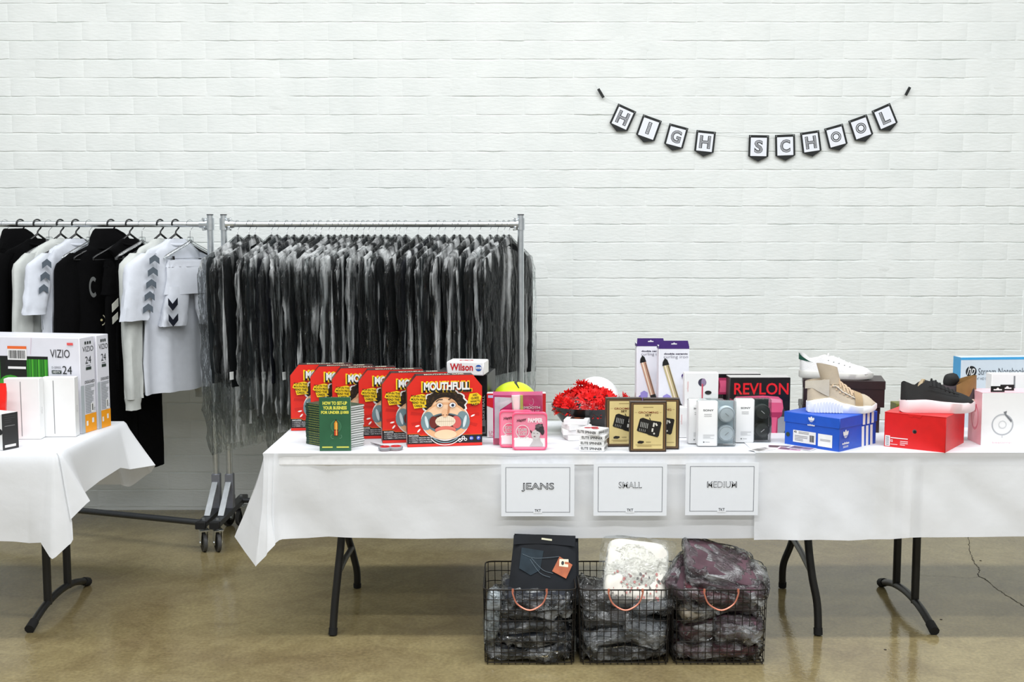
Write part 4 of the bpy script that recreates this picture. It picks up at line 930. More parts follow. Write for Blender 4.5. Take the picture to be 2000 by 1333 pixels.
# ---- bowl with wrapped red flowers
bc = Vector((X(1149, 4.84, .82), 4.84, TT))
t = thing('black_bowl', 'large black bowl behind the white spinner boxes', 'bowl', bc, 0)
MB().lathe([(0, .004), (.055, .002), (.07, .006), (.105, .035), (.135, .075), (.155, .115), (.158, .118), (.152, .116), (.13, .076), (.10, .04), (0, .018)], 48).build('bowl_shell', mat('bowl_black', (18, 17, 17), .3), t)
RF = mat('feather_red', (240, 16, 16), .75, var=.3, scale=40); RFD = mat('flower_centre', (60, 6, 8), .8)
t = thing('wrapped_flowers', 'heap of frilly red artificial flowers in clear wrap filling the black bowl', 'flowers', bc+Vector((0, 0, .085)), 0)
rd = random.Random(21)
def flower(rad, seed):
    r = random.Random(seed); m = MB()
    for l in range(3):
        n = 11+2*l; rr = rad*(.55+.28*l)
        for k in range(n):
            a = 2*PI*k/n+r.uniform(-.12, .12); aw = PI/n*1.25; L = rr*r.uniform(.8, 1.1); lift = (.9-.38*l)*r.uniform(.7, 1.25)
            p = [(0, 0, 0)]
            for s, wq in ((.35, .8), (.7, 1), (1, .7)):
                for g in (-1, 1):
                    aa = a+g*aw*wq*(.6 if s > .9 else 1)*.8; q = L*s
                    p.append((q*math.cos(aa), q*math.sin(aa), q*lift*s+r.uniform(-.003, .003)))
            m.add(p, [[0, 1, 2], [1, 3, 4, 2], [3, 5, 6, 4]])
    return m
fm = [flower(.036, i) for i in range(4)]
fp = []; posn = []
for ring_, (rad, zz, n) in enumerate(((.0, .098, 1), (.048, .088, 6), (.095, .066, 10), (.13, .034, 13), (.135, .024, 9))):
    for k in range(n):
        a = 2*PI*(k+.5*ring_)/n+rd.uniform(-.15, .15)
        posn.append((rad*math.cos(a)*1.0, rad*math.sin(a)*.9, zz+rd.uniform(-.008, .012), a, rad))
posn += [(.165, -.02, .035, 0, .15), (.15, .0, .055, 0, .15), (.18, .02, .028, 0, .15), (-.03, .0, .118, 2, .03)]
for i, (x, y, z, a, rad) in enumerate(posn):
    if i < 4: o = fm[i].build('flower', RF, t, smooth=0); fp.append(o); cc = MB().lathe([(0, .008), (.005, .006), (.006, 0)], 8).build('flower_centre', RFD, o)
    else:
        o = copy_tree(fp[i % 4], t)
    tilt = min(1.35, rad*9); o.location = (x, y, z); o.rotation_euler = Matrix.Rotation(a, 3, 'Z').to_4x4().to_euler() if 0 else (Matrix.Rotation(a, 3, 'Z') @ Matrix.Rotation(tilt, 3, 'Y') @ Matrix.Rotation(rd.uniform(0, 6), 3, 'Z')).to_euler()
m = MB()
def wr(u, v):
    a = 2*PI*u; e = .150*math.cos(v*1.2)+.012*noise.noise(Vector((math.cos(a)*4, math.sin(a)*4, v*5))); return Vector((e*math.cos(a), e*math.sin(a)*.93, .085*math.sin(v*1.45)+.012*noise.noise(Vector((math.cos(a)*5, math.sin(a)*5, v*4+3)))))
m.grid(wr, 48, 12, wrap=True); m.build('clear_wrap', CLP, t)
# ---- spinner boxes
SPW = CDW
def spinner(lbl, px, py, z, rz, top, side=True, grp=''):
    wd, d, h = .098, .088, .0205
    p = PZ(px, py, TT); t = thing('spinner_box', lbl, 'box', Vector((p.x, p.y, TT+z)), rz, grp)
    MB().box((0, 0, h/2), (wd, d, h), .0012).build('carton', SPW, t)
    if side:
        ar = Art((wd, d, h)); ar.text('ELITE SPINNER', .5, .5, .84, .5, (26, 26, 28), .02); ar.build('printed_lettering', t)
        ar = Art((wd, d, h), 'right'); ar.text('SPINNER ELITE', .5, .5, .84, .5, (60, 60, 62), .01); ar.build('printed_lettering', t)
    if top:
        ar = Art((wd, d, h), 'top')
        if top == 1: ar.rect(.22, .3, .8, .85, (60, 44, 40)); ar.ell(.5, .55, .14, .12, (150, 74, 40)); ar.rect(.3, .36, .7, .42, (20, 20, 20))
        else:
            for a in (90, 210, 330): ar.ell(.5+.2*math.cos(R(a)), .52+.2*math.sin(R(a)), .15, .15, (186, 40, 50)); ar.ell(.5+.2*math.cos(R(a)), .52+.2*math.sin(R(a)), .06, .06, (120, 100, 100))
            ar.ell(.5, .52, .09, .09, (170, 34, 44))
        ar.build('printed_picture', t)
g = 'elite spinner boxes in two stacks'
for i, (px, rz) in enumerate(((1159, -14), (1158, -12), (1161, -16), (1157, -34))):
    spinner('white spinner box in the lettered stack, '+('bottom one', 'second from the bottom', 'third from the bottom', 'topmost, turned, red spinner picture')[i], px, 878, i*.0212, R(rz), 2 if i == 3 else 0, grp=g)
for i, (px, rz) in enumerate(((1127, 12), (1121, 2), (1126, 18), (1127, -12))):
    spinner('white spinner box in the plain-sided stack, '+('bottom one', 'second from the bottom', 'third from the bottom', 'topmost, dark picture on lid')[i], px, 857, i*.0212, R(rz), 1 if i == 3 else 0, False, grp=g)
# ---- grooming sets
GB = mat('groom_brown', (58, 46, 36), .4, var=.25, scale=12); KR = (224, 204, 142)
def groom(lbl, x0, x1, yb, yt, rz):
    t, dims = carton('grooming_set_box', lbl, 'box', x0, x1, yb, yt, .032, GB, rz=rz, group='cream and brown grooming set boxes'); wd, d, h = dims
    ar = Art(dims, e0=.0005); ar.rect(.04, .03, .96, .97, (120, 90, 56)); ar.rect(.07, .045, .93, .955, (74, 56, 38)); ar.rect(.10, .06, .90, .94, KR)
    ar.text('KINGSTON', .5, .885, .26, .025, (150, 130, 84), .0) if 0 else ar.lines(.36, .875, .64, .9, 1, (160, 140, 92), .6)
    ar.line([(.13, .785), (.20, .785)], .005, (120, 96, 50)); ar.line([(.80, .785), (.86, .785)], .005, (120, 96, 50))
    ar.text('GROOMING', .5, .785, .54, .042, (126, 44, 24), .015); ar.text('SET', .5, .73, .17, .042, (70, 40, 24), .03)
    ar.poly([(.30, .67), (.36, .68), (.52, .64), (.56, .63), (.84, .60), (.86, .575), (.79, .32), (.75, .29), (.52, .335), (.46, .36), (.22, .41), (.19, .43), (.27, .655)], (24, 22, 22))
    for i in range(5): ar.line([(.31+i*.045, .60-.008*i), (.29+i*.045, .50-.008*i)], .016, (190, 190, 186)); ar.e -= .0001
    for i in range(4): ar.line([(.27+i*.05, .47-.008*i), (.26+i*.05, .42-.008*i)], .012, (170, 170, 166)); ar.e -= .0001
    for a, b in (((.66, .58), (.64, .50)), ((.70, .57), (.74, .52)), ((.62, .47), (.61, .40)), ((.64, .36), (.68, .37))): ar.line([a, b], .045, (220, 218, 210)); ar.e -= .0001
    ar.line([(.53, .68), (.56, .63)], .02, (24, 22, 22)); ar.poly([(.21, .20), (.27, .225), (.38, .215), (.39, .19), (.33, .165), (.22, .17)], (34, 28, 26))
    ar.lines(.44, .185, .58, .205, 1, (120, 104, 70), .5); ar.rect(.16, .135, .86, .140, (110, 84, 50)); ar.lines(.2, .10, .6, .13, 2, (170, 150, 100), .4)
    ar.build('printed_front', t)
groom('cream grooming set box standing in front of its two fellows', 1230, 1302, 883, 785, R(0))
groom('cream grooming set box at the left, behind the spinner boxes', 1183, 1254, 873, 778, R(2))
groom('cream grooming set box at the right, mostly hidden behind the front one', 1256, 1327, 878, 779, R(-2))
# ---- curling irons
PUR = (64, 34, 112)
def curler(lbl, x0, x1, yt, Y, barrel, rz):
    yb = 666.5+FPX*math.tan(math.atan2(H-TT, Y)-TH)
    t, dims = carton('curling_iron_box', lbl, 'box', x0, x1, yb, yt+6, .07, mat('curl_card', (232, 233, 240), .35, var=.02), Y=Y, rz=rz, group='white and purple curling iron boxes'); wd, d, h = dims
    tb = MB(); tb.prism([(-wd/2, h-.001), (wd/2, h-.001), (wd/2-.006, h+.024), (-wd/2+.002, h+.024)], d/2-.002, d/2-.0012); tb.prism([(-.012, h+.008), (.012, h+.008), (.012, h+.012), (.004, h+.013), (0, h+.017), (-.004, h+.013), (-.012, h+.012)], d/2-.0011, d/2-.0008, None, 1); tb.build('hang_tab', [ink(PUR), ink((225, 225, 230))], t, smooth=0)
    ar = Art(dims, e0=.0005); ar.rect(0, .972, 1, 1, PUR)
    ar.text('double ceramic', .56, .915, .78, .02, (40, 30, 60), .035); ar.text('curling iron', .56, .875, .8, .045, (120, 116, 130), -.005)
    for i, (x, y, c) in enumerate(((.22, .36, (120, 110, 190)), (.34, .33, (150, 100, 190)), (.2, .27, (190, 90, 150)), (.36, .25, (214, 100, 150)), (.1, .24, (226, 130, 170)), (.28, .40, (150, 140, 210)))):
        ar.poly([(x+.15*math.cos(R(60*k+30)), y+.15*wd/h*math.sin(R(60*k+30))) for k in range(6)], c)
    ax_, ay_, bx, by = .24, .78, .60, .38
    ar.line([(ax_, ay_), (bx, by)], .20, barrel); ar.line([(ax_-.03, ay_), (bx-.03, by)], .05, (236, 220, 196)); ar.line([(ax_+.07, ay_), (bx+.07, by)], .03, (110, 90, 70))
    ar.poly([(.12, .775), (.13, .82), (.20, .865), (.28, .845), (.345, .79)], BLK); ar.line([(bx-.01, by+.02), (.80, .16)], .20, (30, 28, 30)); ar.line([(.62, .37), (.92, .25)], .08, (44, 42, 44)); ar.line([(.80, .20), (.86, .02)], .13, (24, 22, 24))
    ar.ell(.84, .66, .085, .085, PUR); ar.text('1½', .84, .675, .07, .015, WHT, .02); ar.lines(.78, .64, .9, .655, 1, WHT)
    ar.build('printed_front', t)
    ar = Art(dims, 'left'); ar.rect(0, .965, 1, 1, PUR); ar.poly([(.2, .1), (.5, .1), (.45, .4), (.3, .42)], (196, 130, 100)); ar.build('printed_side', t)
curler('curling iron box behind at the left, pinkish barrel on front', 1243, 1297, 666, 4.93, (196, 150, 126), R(0))
curler('curling iron box in front at the right, golden barrel on front', 1286, 1345, 671, 4.82, (190, 176, 130), R(0))
# ---- earphone boxes
def earbox(lbl, x0, x1, yb, yt, z0, Y):
    t, dims = carton('earphone_box', lbl, 'box', x0, x1, yb, yt, .05, CDW, z0=z0, Y=Y, group='white and pink earphone boxes'); wd, d, h = dims
    ar = Art(dims); ar.ell(.52, .72, .12, .12, (60, 56, 76)); ar.ell(.56, .73, .07, .11, (150, 130, 160)); ar.rect(.50, .2, .545, .68, (196, 40, 70)); ar.rect(.505, .2, .515, .68, (240, 180, 190)); ar.ell(.7, .42, .10, .06, (40, 38, 40)); ar.rect(.64, .4, .78, .44, (30, 30, 30)); ar.ell(.52, .2, .035, .06, (226, 130, 140))
    ar.text('urbeats', .09, .6, .3, .05, (226, 160, 160), 0, rot=90); ar.build('printed_front', t); return t, dims
t, dm = earbox('white earphone box at the bottom, beside the grooming sets', 1325, 1388, 858, 796, TT, 4.70)
earbox('white earphone box with pink cord picture, upper of the two', 1337, 1403, 794, 729, TT+dm[2]+.0005, 4.71)
# ---- headphones in clear boxes
CLB = plastic('clear_box', .0, .08, (14, 14, 14), .2, 9, lo=.5, hi=.8, fres=.7)
def phones(lbl, x0, x1, yb, yt, cup, tab=True, full=True, rz=0):
    t, dims = carton('headphone_box', lbl, 'headphones', x0, x1, yb, yt, .05, None, rz=rz, group='headphones in clear boxes'); wd, d, h = dims
    sh = MB(); vs, fs = bevbox(wd, d, h, .006, 2); sh.add(vs, fs, 0, Matrix.Translation((0, 0, h/2))); sh.build('clear_case', CLB, t)
    sx = wd*.53
    MB().box((-wd/2+sx/2-.0004, 0, h/2), (sx, d+.0014, h-.002), .006, seg=2).build('card_insert', CDW, t)
    MB().box((wd/2-(wd-sx)/2, d/2-.004, h/2), (wd-sx-.006, .002, h-.008)).build('backing', mat('back_%d' % cup[0], (cup[0]*.9, cup[1]*.9+6, cup[2]*.9+6), .5), t, smooth=0)
    cm = mat('cup_%d' % cup[0], cup, .35); dk = mat('cup_ring_%d' % cup[0], [c*.8 for c in cup], .4)
    cx = wd/2-(wd-sx)/2-.001; r_ = min((wd-sx)*.47, h*.23)
    for zz in (h*.70, h*.28):
        c = MB().lathe([(0, .022), (r_*.55, .021), (r_*.86, .018), (r_*.97, .012), (r_, 0), (r_*.95, -.014), (0, -.014)], 32, mtx=Matrix.Translation((cx, -.0, zz)) @ Matrix.Rotation(PI/2, 4, 'X')).build('ear_cup', cm, t)
        MB().lathe([(r_*.80, .0192), (r_*.83, .0200), (r_*.86, .0190)], 32, mtx=Matrix.Translation((cx, -.0, zz)) @ Matrix.Rotation(PI/2, 4, 'X')).build('ring', dk, c)
        MB().box((cx, -.0235, zz), (.018, .0008, .0022), rot=Matrix.Rotation(R(40 if zz > h/2 else -40), 3, 'Y')).build('logo_mark', ink((150, 154, 156) if cup[0] > 100 else (210, 210, 210)), c, smooth=0)
    if tab: MB().prism([(-wd*.45, 0), (wd*.18, 0), (wd*.16, .02), (.04*wd, .026), (-.30*wd, .026), (-.43*wd, .02)], -.001, .001, (Vector((0, 0, h)), Vector((1, 0, 0)), Vector((0, 0, 1)), Vector((0, -1, 0)))).build('hang_tab', CLB, t)
    ar = Art((wd, d, h), e0=.0012); ar.text('SONY', .27, .80, .27, .04, (50, 54, 58), .02); ar.lines(.16, .70, .36, .72, 1, (150, 150, 150), .5); ar.lines(.16, .66, .36, .68, 1, (150, 150, 150), .5)
    ar.lines(.14, .17, .44, .27, 5, (176, 178, 180), .3); ar.ell(.16, .10, .018, .018, (90, 94, 96)); ar.lines(.2, .09, .32, .11, 1, (130, 130, 130)); ar.build('printed_lettering', t)
phones('white headphones in a clear box, whole front in view', 1363, 1438, 873, 784, (206, 216, 222))
phones('headphone box seen only as a strip left of the white headphones', 1345, 1415, 868, 781, (200, 208, 214), tab=False)
phones('dark grey headphones in a clear box before the hair dryer box', 1437, 1507, 866, 780, (44, 50, 48))
# ---- hair dryer boxes
def dryer(lbl, x0, x1, yt, Y, full):
    yb = 666.5+FPX*math.tan(math.atan2(H-TT, Y)-TH)
    t, dims = carton('hair_dryer_box', lbl, 'box', x0, x1, yb, yt, .09, None, Y=Y, group='black hair dryer boxes'); wd, d, h = dims
    MB().box((0, 0, h/2), dims, .002).build('carton', mat('dryer_card', (22, 20, 22), .3), t)
    ar = Art(dims, 'top'); ar.rect(.0, .0, 1, 1, (190, 188, 186)); ar.build('printed_lid', t)
    ar = Art(dims); P1, P2, P3 = (224, 92, 130), (240, 150, 176), (170, 46, 86)
    ar.poly([(.60, 0), (.98, 0), (.98, .4), (.8, .55)], (60, 62, 66)); ar.poly([(.62, .0), (.9, .0), (.98, .18), (.98, .3), (.78, .3)], (150, 152, 156))
    if full:
        ar.text('REVLON', .52, .80, .90, .21, (226, 24, 36), .015)
        ar.poly([(.06, .60), (.10, .66), (.55, .68), (.80, .66), (.87, .60), (.89, .46), (.87, .38), (.66, .36), (.5, .36), (.3, .42), (.06, .47)], P1); ar.poly([(.08, .60), (.55, .645), (.84, .61), (.86, .55), (.5, .56), (.08, .55)], P2)
        ar.poly([(.66, .38), (.88, .38), (.86, .31), (.80, .26), (.80, -.0), (.70, 0), (.70, .26), (.67, .31)], P3); ar.poly([(.70, .29), (.79, .29), (.77, .0), (.71, .0)], P1); ar.ell(.94, .5, .05, .09, (20, 18, 20))
        ar.poly([(.0, .45), (.07, .48), (.07, .6), (.0, .63)], P3)
    else:
        ar.ell(.12, .78, .09, .13, P3); ar.rect(.06, .62, .34, .93, P3); ar.rect(.10, .66, .30, .88, P1); ar.ell(.06, .78, .05, .13, (120, 24, 50))
        for i in range(5): ar.ell(.36+.02*i, .84-.09*i, .012, .018, (150, 150, 154), 10); ar.e -= .0001
    ar.build('printed_front', t)
dryer('hair dryer box with red lettering and pink dryer, in front', 1425, 1543, 738, 4.80, True)
dryer('hair dryer box behind, only its dark left end showing', 1396, 1485, 731, 4.95, False)
# ---- leaflets
rd = random.Random(4)
for i, (px, py, rz, c) in enumerate(((1500, 876, 25, (206, 196, 200)), (1523, 874, -12, (150, 130, 140)), (1543, 879, -28, (196, 150, 176)), (1488, 880, 38, (214, 210, 208)), (1566, 878, -40, (150, 126, 160)))):
    p = PZ(px, py, TT); t = thing('leaflet', ('pale leaflet spread before the dark headphones', 'grey leaflet, second from left in the fan', 'leaflet in the middle of the fan by the blue shoebox', 'leaflet nearest the headphones, lowest in the fan', 'violet leaflet tucked nearest the blue shoebox')[i], 'leaflet', Vector((p.x, p.y, TT+.0006+.0009*i)), R(rz), 'leaflets fanned on the cloth')
    MB().box((0, 0, .0004), (.10, .062, .0006)).build('card', CDW, t, smooth=0)
    ar = Art((.10, .062, .0007), 'top', .0002); ar.rect(.06, .08, .94, .92, c); ar.rect(.1, .2, .5, .8, [x*.6 for x in c]); ar.lines(.55, .3, .9, .8, 4, (90, 80, 90), .4); ar.build('printed_picture', t)
# ================================================================ SHOES AND SHOE BOXES
def shoe(t, L, top, zl, hw, ops, soleh, m_up, m_sole, m_in, name='upper', solew=.005, nose=.0, toe_up=.006, thick=1.0):
    """length along +x (heel at 0). top: [(s, h)], hw: [(s, half width)], zl: sole top line, ops: opening amount"""
    nS = 30; nR = 9; m = MB(); inn = MB(); vs = []
    for i in range(nS+1):
        s = .5-.5*math.cos(PI*i/nS); ss = s; x = L*ss
        w_ = interp(hw, ss); h_ = interp(top, ss); z0 = interp(zl, ss); op = interp(ops, ss)
        cap = min(1, max(.06, math.sin(min(1, ss/.06)*PI/2)))*min(1, max(.05, math.sin(min(1, (1-ss)/.10)*PI/2)))
        w_ *= cap**.6; hh = z0+(h_-z0)*(cap**.5 if ss > .5 else 1)
        for q in range(2*nR+1):
            a = (q-nR)/nR; side = -1 if a < 0 else 1; b = abs(a)      # b=1 at the sole, 0 at the centre
            if b > .45:
                k = (1-b)/.55; y = w_*(1-.10*k-.42*k**2.2*(1-op)-.30*k*op); z = z0+(hh-z0)*(k**.9)*(.80+.20*op if True else 1)
            else:
                k = (b)/.45
                yc = w_*.48*k; zc = hh*(1)-(hh-(z0+(hh-z0)*.80))*k*k
                yo = w_*.60*min(1, k*1.15); zo = z0+.012+(hh-z0-.012)*k**1.5
                y = yc*(1-op)+yo*op; z = zc*(1-op)+zo*op
            vs.append((x, y*side, z+.0012*noise.noise(Vector((x*60, y*50, z*60)))))
    n = 2*nR+1
    m.add(vs, [[i*n+q, (i+1)*n+q, (i+1)*n+q+1, i*n+q+1] for i in range(nS) for q in range(n-1)])
    m.f += [[q for q in range(n)]]; m.m += [0]
    up = m.build(name, m_up, t, smooth=60)
    o = MB(); vs = []
    for i in range(nS+1):
        s = .5-.5*math.cos(PI*i/nS); x = -.004+(L+.010)*s; w_ = interp(hw, s)+solew; cap = min(1, max(.0, math.sin(min(1, s/.12)*PI/2)))**.5*min(1, max(.0, math.sin(min(1, (1-s)/.22)*PI/2)))**.5
        w_ = max(.002, w_*cap); zt = interp(zl, s)+.003; zb = toe_up*max(0, (s-.72)/.28)**2+.006*(1-cap)**2; zt -= .006*(1-cap)**2
        for y, z in ((-w_*.94, zb), (-w_, zb+.004), (-w_*1.0, zt-.003), (-w_*.93, zt), (0, zt-.002), (w_*.93, zt), (w_, zt-.003), (w_, zb+.004), (w_*.94, zb), (0, zb)): vs.append((x, y, z))
    o.add(vs, [[i*10+q, (i+1)*10+q, (i+1)*10+(q+1) % 10, i*10+(q+1) % 10] for i in range(nS) for q in range(10)]+[list(range(10)), [nS*10+q for q in range(10)][::-1]])
    so = o.build('sole', m_sole, t, smooth=50); return up, so
def lace(t, x, L, top, hw, zl, r, m, dx=.004, reach=.62, fl=.6):
    s = x/L; h = interp(top, s); w_ = interp(hw, s); z0 = interp(zl, s); pts = []
    for i in range(-6, 7):
        b = abs(i)/6*reach
        if b <= .45: k = b/.45; y = w_*.48*k; z = h-(h-(z0+(h-z0)*.8))*k*k
        else: k = (1-b)/.55; y = w_*(1-.1*k-.42*k**2.2); z = z0+(h-z0)*k**.9*.8
        pts.append((x+dx*i/6, y*(1 if i > 0 else -1)*1.02, z+r*.6))
    MB().tube(spline(pts, 2), r, 6, flat=fl).build('lace', m, t)
SBL = mat('shoebox_blue', (22, 84, 196), .4, var=.04); SRD = mat('shoebox_red', (214, 22, 24), .4, var=.05); SBR = mat('shoebox_brown', (44, 28, 28), .4, var=.1)
def lidded(t, dims, m, lidh, over=.0025):
    wd, d, h = dims
    MB().box((0, 0, (h-lidh*.3)/2), (wd-over*2, d-over*2, h-lidh*.3), .0015).build('carton', m, t)
    MB().box((0, 0, h-lidh/2), (wd, d, lidh), .002).build('lid', m, t)
# brown boxes
g1, dm1 = corner_box('brown_shoebox', 'dark brown shoebox at the bottom of the pair behind the blue one', 'box', (1692, 851), (1549, 835), (1726, 842), 812, None)
Yb = g1.location.y
g1.rotation_euler = (0, 0, R(-9)); dm = (.32, .20, .112); g1.location = (X(1636, 4.93, .8), 4.925, TT); lidded(g1, dm, SBR, .03)
g2 = thing('brown_shoebox', 'dark brown shoebox on top of its twin, carrying the white shoe', 'box', (X(1644, 4.92, 1)+.004, 4.915, TT+.1125), R(-13)); dm = (.335, .205, .112); lidded(g2, dm, SBR, .036)
ar = Art(dm, 'front', .0004); ar.ring(.2, .42, .05, .04, .12, (150, 120, 60)); ar.line([(.24, .62), (.25, .5)], .01, (170, 140, 70)); ar.lines(.1, .2, .4, .35, 3, (110, 86, 50), .3); ar.build('printed_mark', g2)
ar = Art(dm, 'right', .0028); ar.ell(.5, .84, .03, .03, (120, 100, 100)); ar.build('printed_mark', g2)
BT = TT+.225
# white shoe
WL = mat('leather_white', (224, 223, 221), .4, var=.02, bump=.1); WS = mat('rubber_white', (206, 205, 198), .55, var=.03); GH = mat('heel_green', (24, 84, 66), .5); INW = mat('lining_white', (214, 206, 198), .8)
def flatcurve(t, name, m, pts, r=.0012): MB().tube(pts, r, 6).build(name, m, t)
p = P(1563, 742, 4.90); t = thing('white_shoe', 'white leather shoe with green heel tab standing on the brown boxes', 'shoe', (p.x, 4.915, BT+.0005), R(-14))
L = .298
shoe(t, L, [(0, .112), (.05, .105), (.14, .082), (.26, .090), (.36, .106), (.5, .090), (.7, .066), (.85, .054), (1, .040)], [(0, .030), (.5, .026), (.8, .024), (1, .026)], [(0, .030), (.15, .034), (.4, .034), (.7, .048), (.9, .044), (1, .030)], [(0, 1), (.30, 1), (.42, 0), (1, 0)], .03, WL, WS, INW)
m = MB()
def ht(u, v): # heel tab wraps the back
    a = (u-.5)*2; x = -.0050+.066*abs(a)**1.6*(1.0-.25*v) ; y = .0365*math.sin(a*PI/2*.96)*(1+.05*(1-abs(a))); z = .078+.032*v*(1-.85*abs(a)**.8)+.0*a-.012*abs(a)**2; return Vector((x, y, z))
m.grid(ht, 20, 6); m.build('heel_tab', GH, t)
for i in range(5):
    x = .118+.022*i; T1 = [(0, .112), (.05, .105), (.14, .082), (.26, .090), (.36, .106), (.5, .090), (.7, .066), (.85, .054), (1, .040)]; H1 = [(0, .030), (.15, .034), (.4, .034), (.7, .048), (.9, .044), (1, .030)]
    lace(t, x, L, T1, H1, [(0, .030), (.5, .026), (.8, .024), (1, .026)], .0026, mat('lace_white', (246, 246, 246), .8), reach=.56)
    s_ = x/L; h_ = interp(T1, s_); w_ = interp(H1, s_)
    MB().lathe([(0, .0008), (.0022, .0008)], 8, mtx=Matrix.Translation((x, -w_*.66, .028+(h_-.028)*.66)) @ Matrix.Rotation(PI/2-.5, 4, 'X')).build('eyelet', mat('eyelet_dark', (70, 76, 72), .6), t)
# ---- blue box
t, dm = corner_box('blue_shoebox', 'blue shoebox with three white stripes on its side, tan shoe on top', 'box', (1639, 885), (1530, 868), (1724, 869), 818)
lidded(t, dm, SBL, .042, .003); BLT = t.location.copy(); BLR = t.rotation_euler.z; BD = dm
def trefoil(ar, cx, cy, s, m, bg):
    k = ar.W/ar.Hh
    for a in (55, 90, 125): ar.ell(cx+s*.55*math.cos(R(a)), cy+s*.62*k*math.sin(R(a)), s*.58, s*.26, m, 18, rot=a)
    for i in range(3): ar.rect(cx-s, cy+s*k*(-.02+.17*i)-.0, cx+s, cy+s*k*(.05+.17*i), bg)
e_ = .0022
ar = Art(dm, 'front', .0005); trefoil(ar, .50, .78, .075, WHT, SBL); ar.text('adidas', .50, .695, .13, .055, WHT, .03); ar.e = .0004
ar.build('printed_logo', t)
ar = Art(dm, 'front', -.0022)
ar.rect(.17, .12, .58, .48, WHT); ar.rect(.62, .10, .87, .47, WHT); ar.text('42', .21, .43, .05, .06, BLK, .03); ar.lines(.27, .38, .46, .46, 2, (90, 90, 96)); ar.lines(.20, .16, .44, .34, 4, (140, 140, 146), .4); ar.bars(.47, .18, .55, .38, BLK, 7); ar.lines(.66, .26, .84, .33, 2, (120, 120, 126)); ar.ell(.075, .32, .035, .035, (40, 60, 50))
ar.build('sticker', t)
ar = Art(dm, 'right', -.0022)
for i in range(3): ar.poly([(.60+.115*i, 0.0), (.665+.115*i, 0), (.655+.115*i, .62), (.59+.115*i, .62)], WHT)
trefoil(ar, .17, .38, .10, WHT, SBL); ar.text('adidas', .17, .24, .18, .07, WHT, .04); ar.lines(.10, .10, .24, .17, 2, WHT, .4); ar.build('printed_stripes', t)
ar = Art(dm, 'right', .0005)
for i in range(3): ar.poly([(.60+.115*i, .67), (.665+.115*i, .67), (.665+.115*i, 1), (.60+.115*i, 1)], WHT)
ar.build('lid_stripes', t)
ar = Art(dm, 'top', .0005)
for i in range(3): ar.rect(.0, .60+.115*i, 1, .665+.115*i, WHT)
ar.build('lid_stripes', t)
# tan shoe
TK = mat('knit_tan', (196, 182, 160), .9, bump=.12, bscale=400, var=.06); TL = mat('suede_light', (206, 198, 182), .85, bump=.08, bscale=300); TD = mat('suede_tan', (176, 152, 118), .85); SW = mat('foam_white', (240, 242, 244), .5, var=.02); LAC = mat('lace_tan', (202, 178, 150), .85)
hgt = BD[2]; p = P(1577, 812, BLT.y-.01)
t = thing('tan_shoe', 'tan high-top knitted shoe with ridged white sole standing on the blue shoebox', 'shoe', (X(1576, BLT.y-.015, .88), BLT.y-.015, TT+hgt+.0008), R(-3))
L = .268
shoe(t, L, [(0, .128), (.06, .130), (.16, .128), (.28, .138), (.38, .150), (.5, .112), (.66, .082), (.82, .072), (1, .046)], [(0, .042), (.12, .050), (.3, .058), (.5, .036), (.7, .026), (.88, .028), (1, .036)], [(0, .026), (.15, .032), (.4, .034), (.7, .047), (.9, .042), (1, .028)], [(0, 1), (.26, 1), (.36, 0), (1, 0)], .03, TK, SW, TK, solew=.008, toe_up=.014)
m = MB()
def cage(u, v):
    a = (u-.5)*2; z = .092+.030*v+.012*abs(a)-.045*max(0, abs(a)-.45)*(1-v)*1.6; return Vector((-.010+.088*abs(a)**1.5+.004*v*0, .0355*math.sin(a*PI/2), z))
m.grid(cage, 28, 6); m.build('heel_cage', TL, t)
m = MB()
def sock(u, v):
    a = 2*PI*u; k = 1+.03*math.sin(3*a); return Vector((.094-.020*v+(.037+.004*v)*math.cos(a)*k, .027*math.sin(a), .112+.074*v+.010*v*math.cos(a+2.6)))
m.grid(sock, 28, 10, wrap=True); m.grid(lambda u, v: sock(u, 1-v)*1-Vector(((sock(u, 1-v).x-.08)*.08, sock(u, 1-v).y*.1, 0)), 28, 10, wrap=True); m.build('sock_collar', TK, t)
m = MB()
def cap_(u, v): a = (u-.5)*2; x = .178+.030*v; return Vector((x, .0485*math.sin(a*PI/2)*(1-.02*v), .028+(.060-.012*v)*math.cos(a*PI/2)**.8))
m.grid(cap_, 20, 5); m.build('toe_band', TD, t)
T2 = [(0, .128), (.06, .130), (.16, .128), (.28, .138), (.38, .150), (.5, .112), (.66, .082), (.82, .072), (1, .046)]; H2 = [(0, .026), (.15, .032), (.4, .034), (.7, .047), (.9, .042), (1, .028)]; Z2 = [(0, .042), (.12, .050), (.3, .058), (.5, .036), (.7, .026), (.88, .028), (1, .036)]
for i in range(6):
    lace(t, .105+.0145*i, L, T2, H2, Z2, .0052, LAC, .014, .66, .45)
    if i < 5: lace(t, .113+.0145*i, L, T2, H2, Z2, .0042, LAC, -.012, .62, .5)
for sd in (-1, 1):
    pts = []
    for i in range(9):
        x = .088+.0125*i; s_ = x/L; h_ = interp(T2, s_); w_ = interp(H2, s_); z0 = interp(Z2, s_); k = (1-.64)/.55
        pts.append((x+.004, sd*w_*(1-.1*k-.42*k**2.2)*1.03, z0+(h_-z0)*k**.9*.8+.002))
    MB().tube(pts, .0055, 8, flat=.5).build('lace_stay', TL, t)
for i in range(13):
    x = -.002+.0115*i; zt = .030+.018*math.sin(i/12*PI)
    MB().prism([(x, .003), (x+.006, .001), (x+.010, .004), (x+.004, zt), (x-.002, zt-.004)], .041-.010*abs(i/12-.75)-(.012 if i < 2 else 0), .0465-.012*abs(i/12-.8)-(.012 if i < 2 else 0)).build('sole_rib', SW, t, smooth=0)
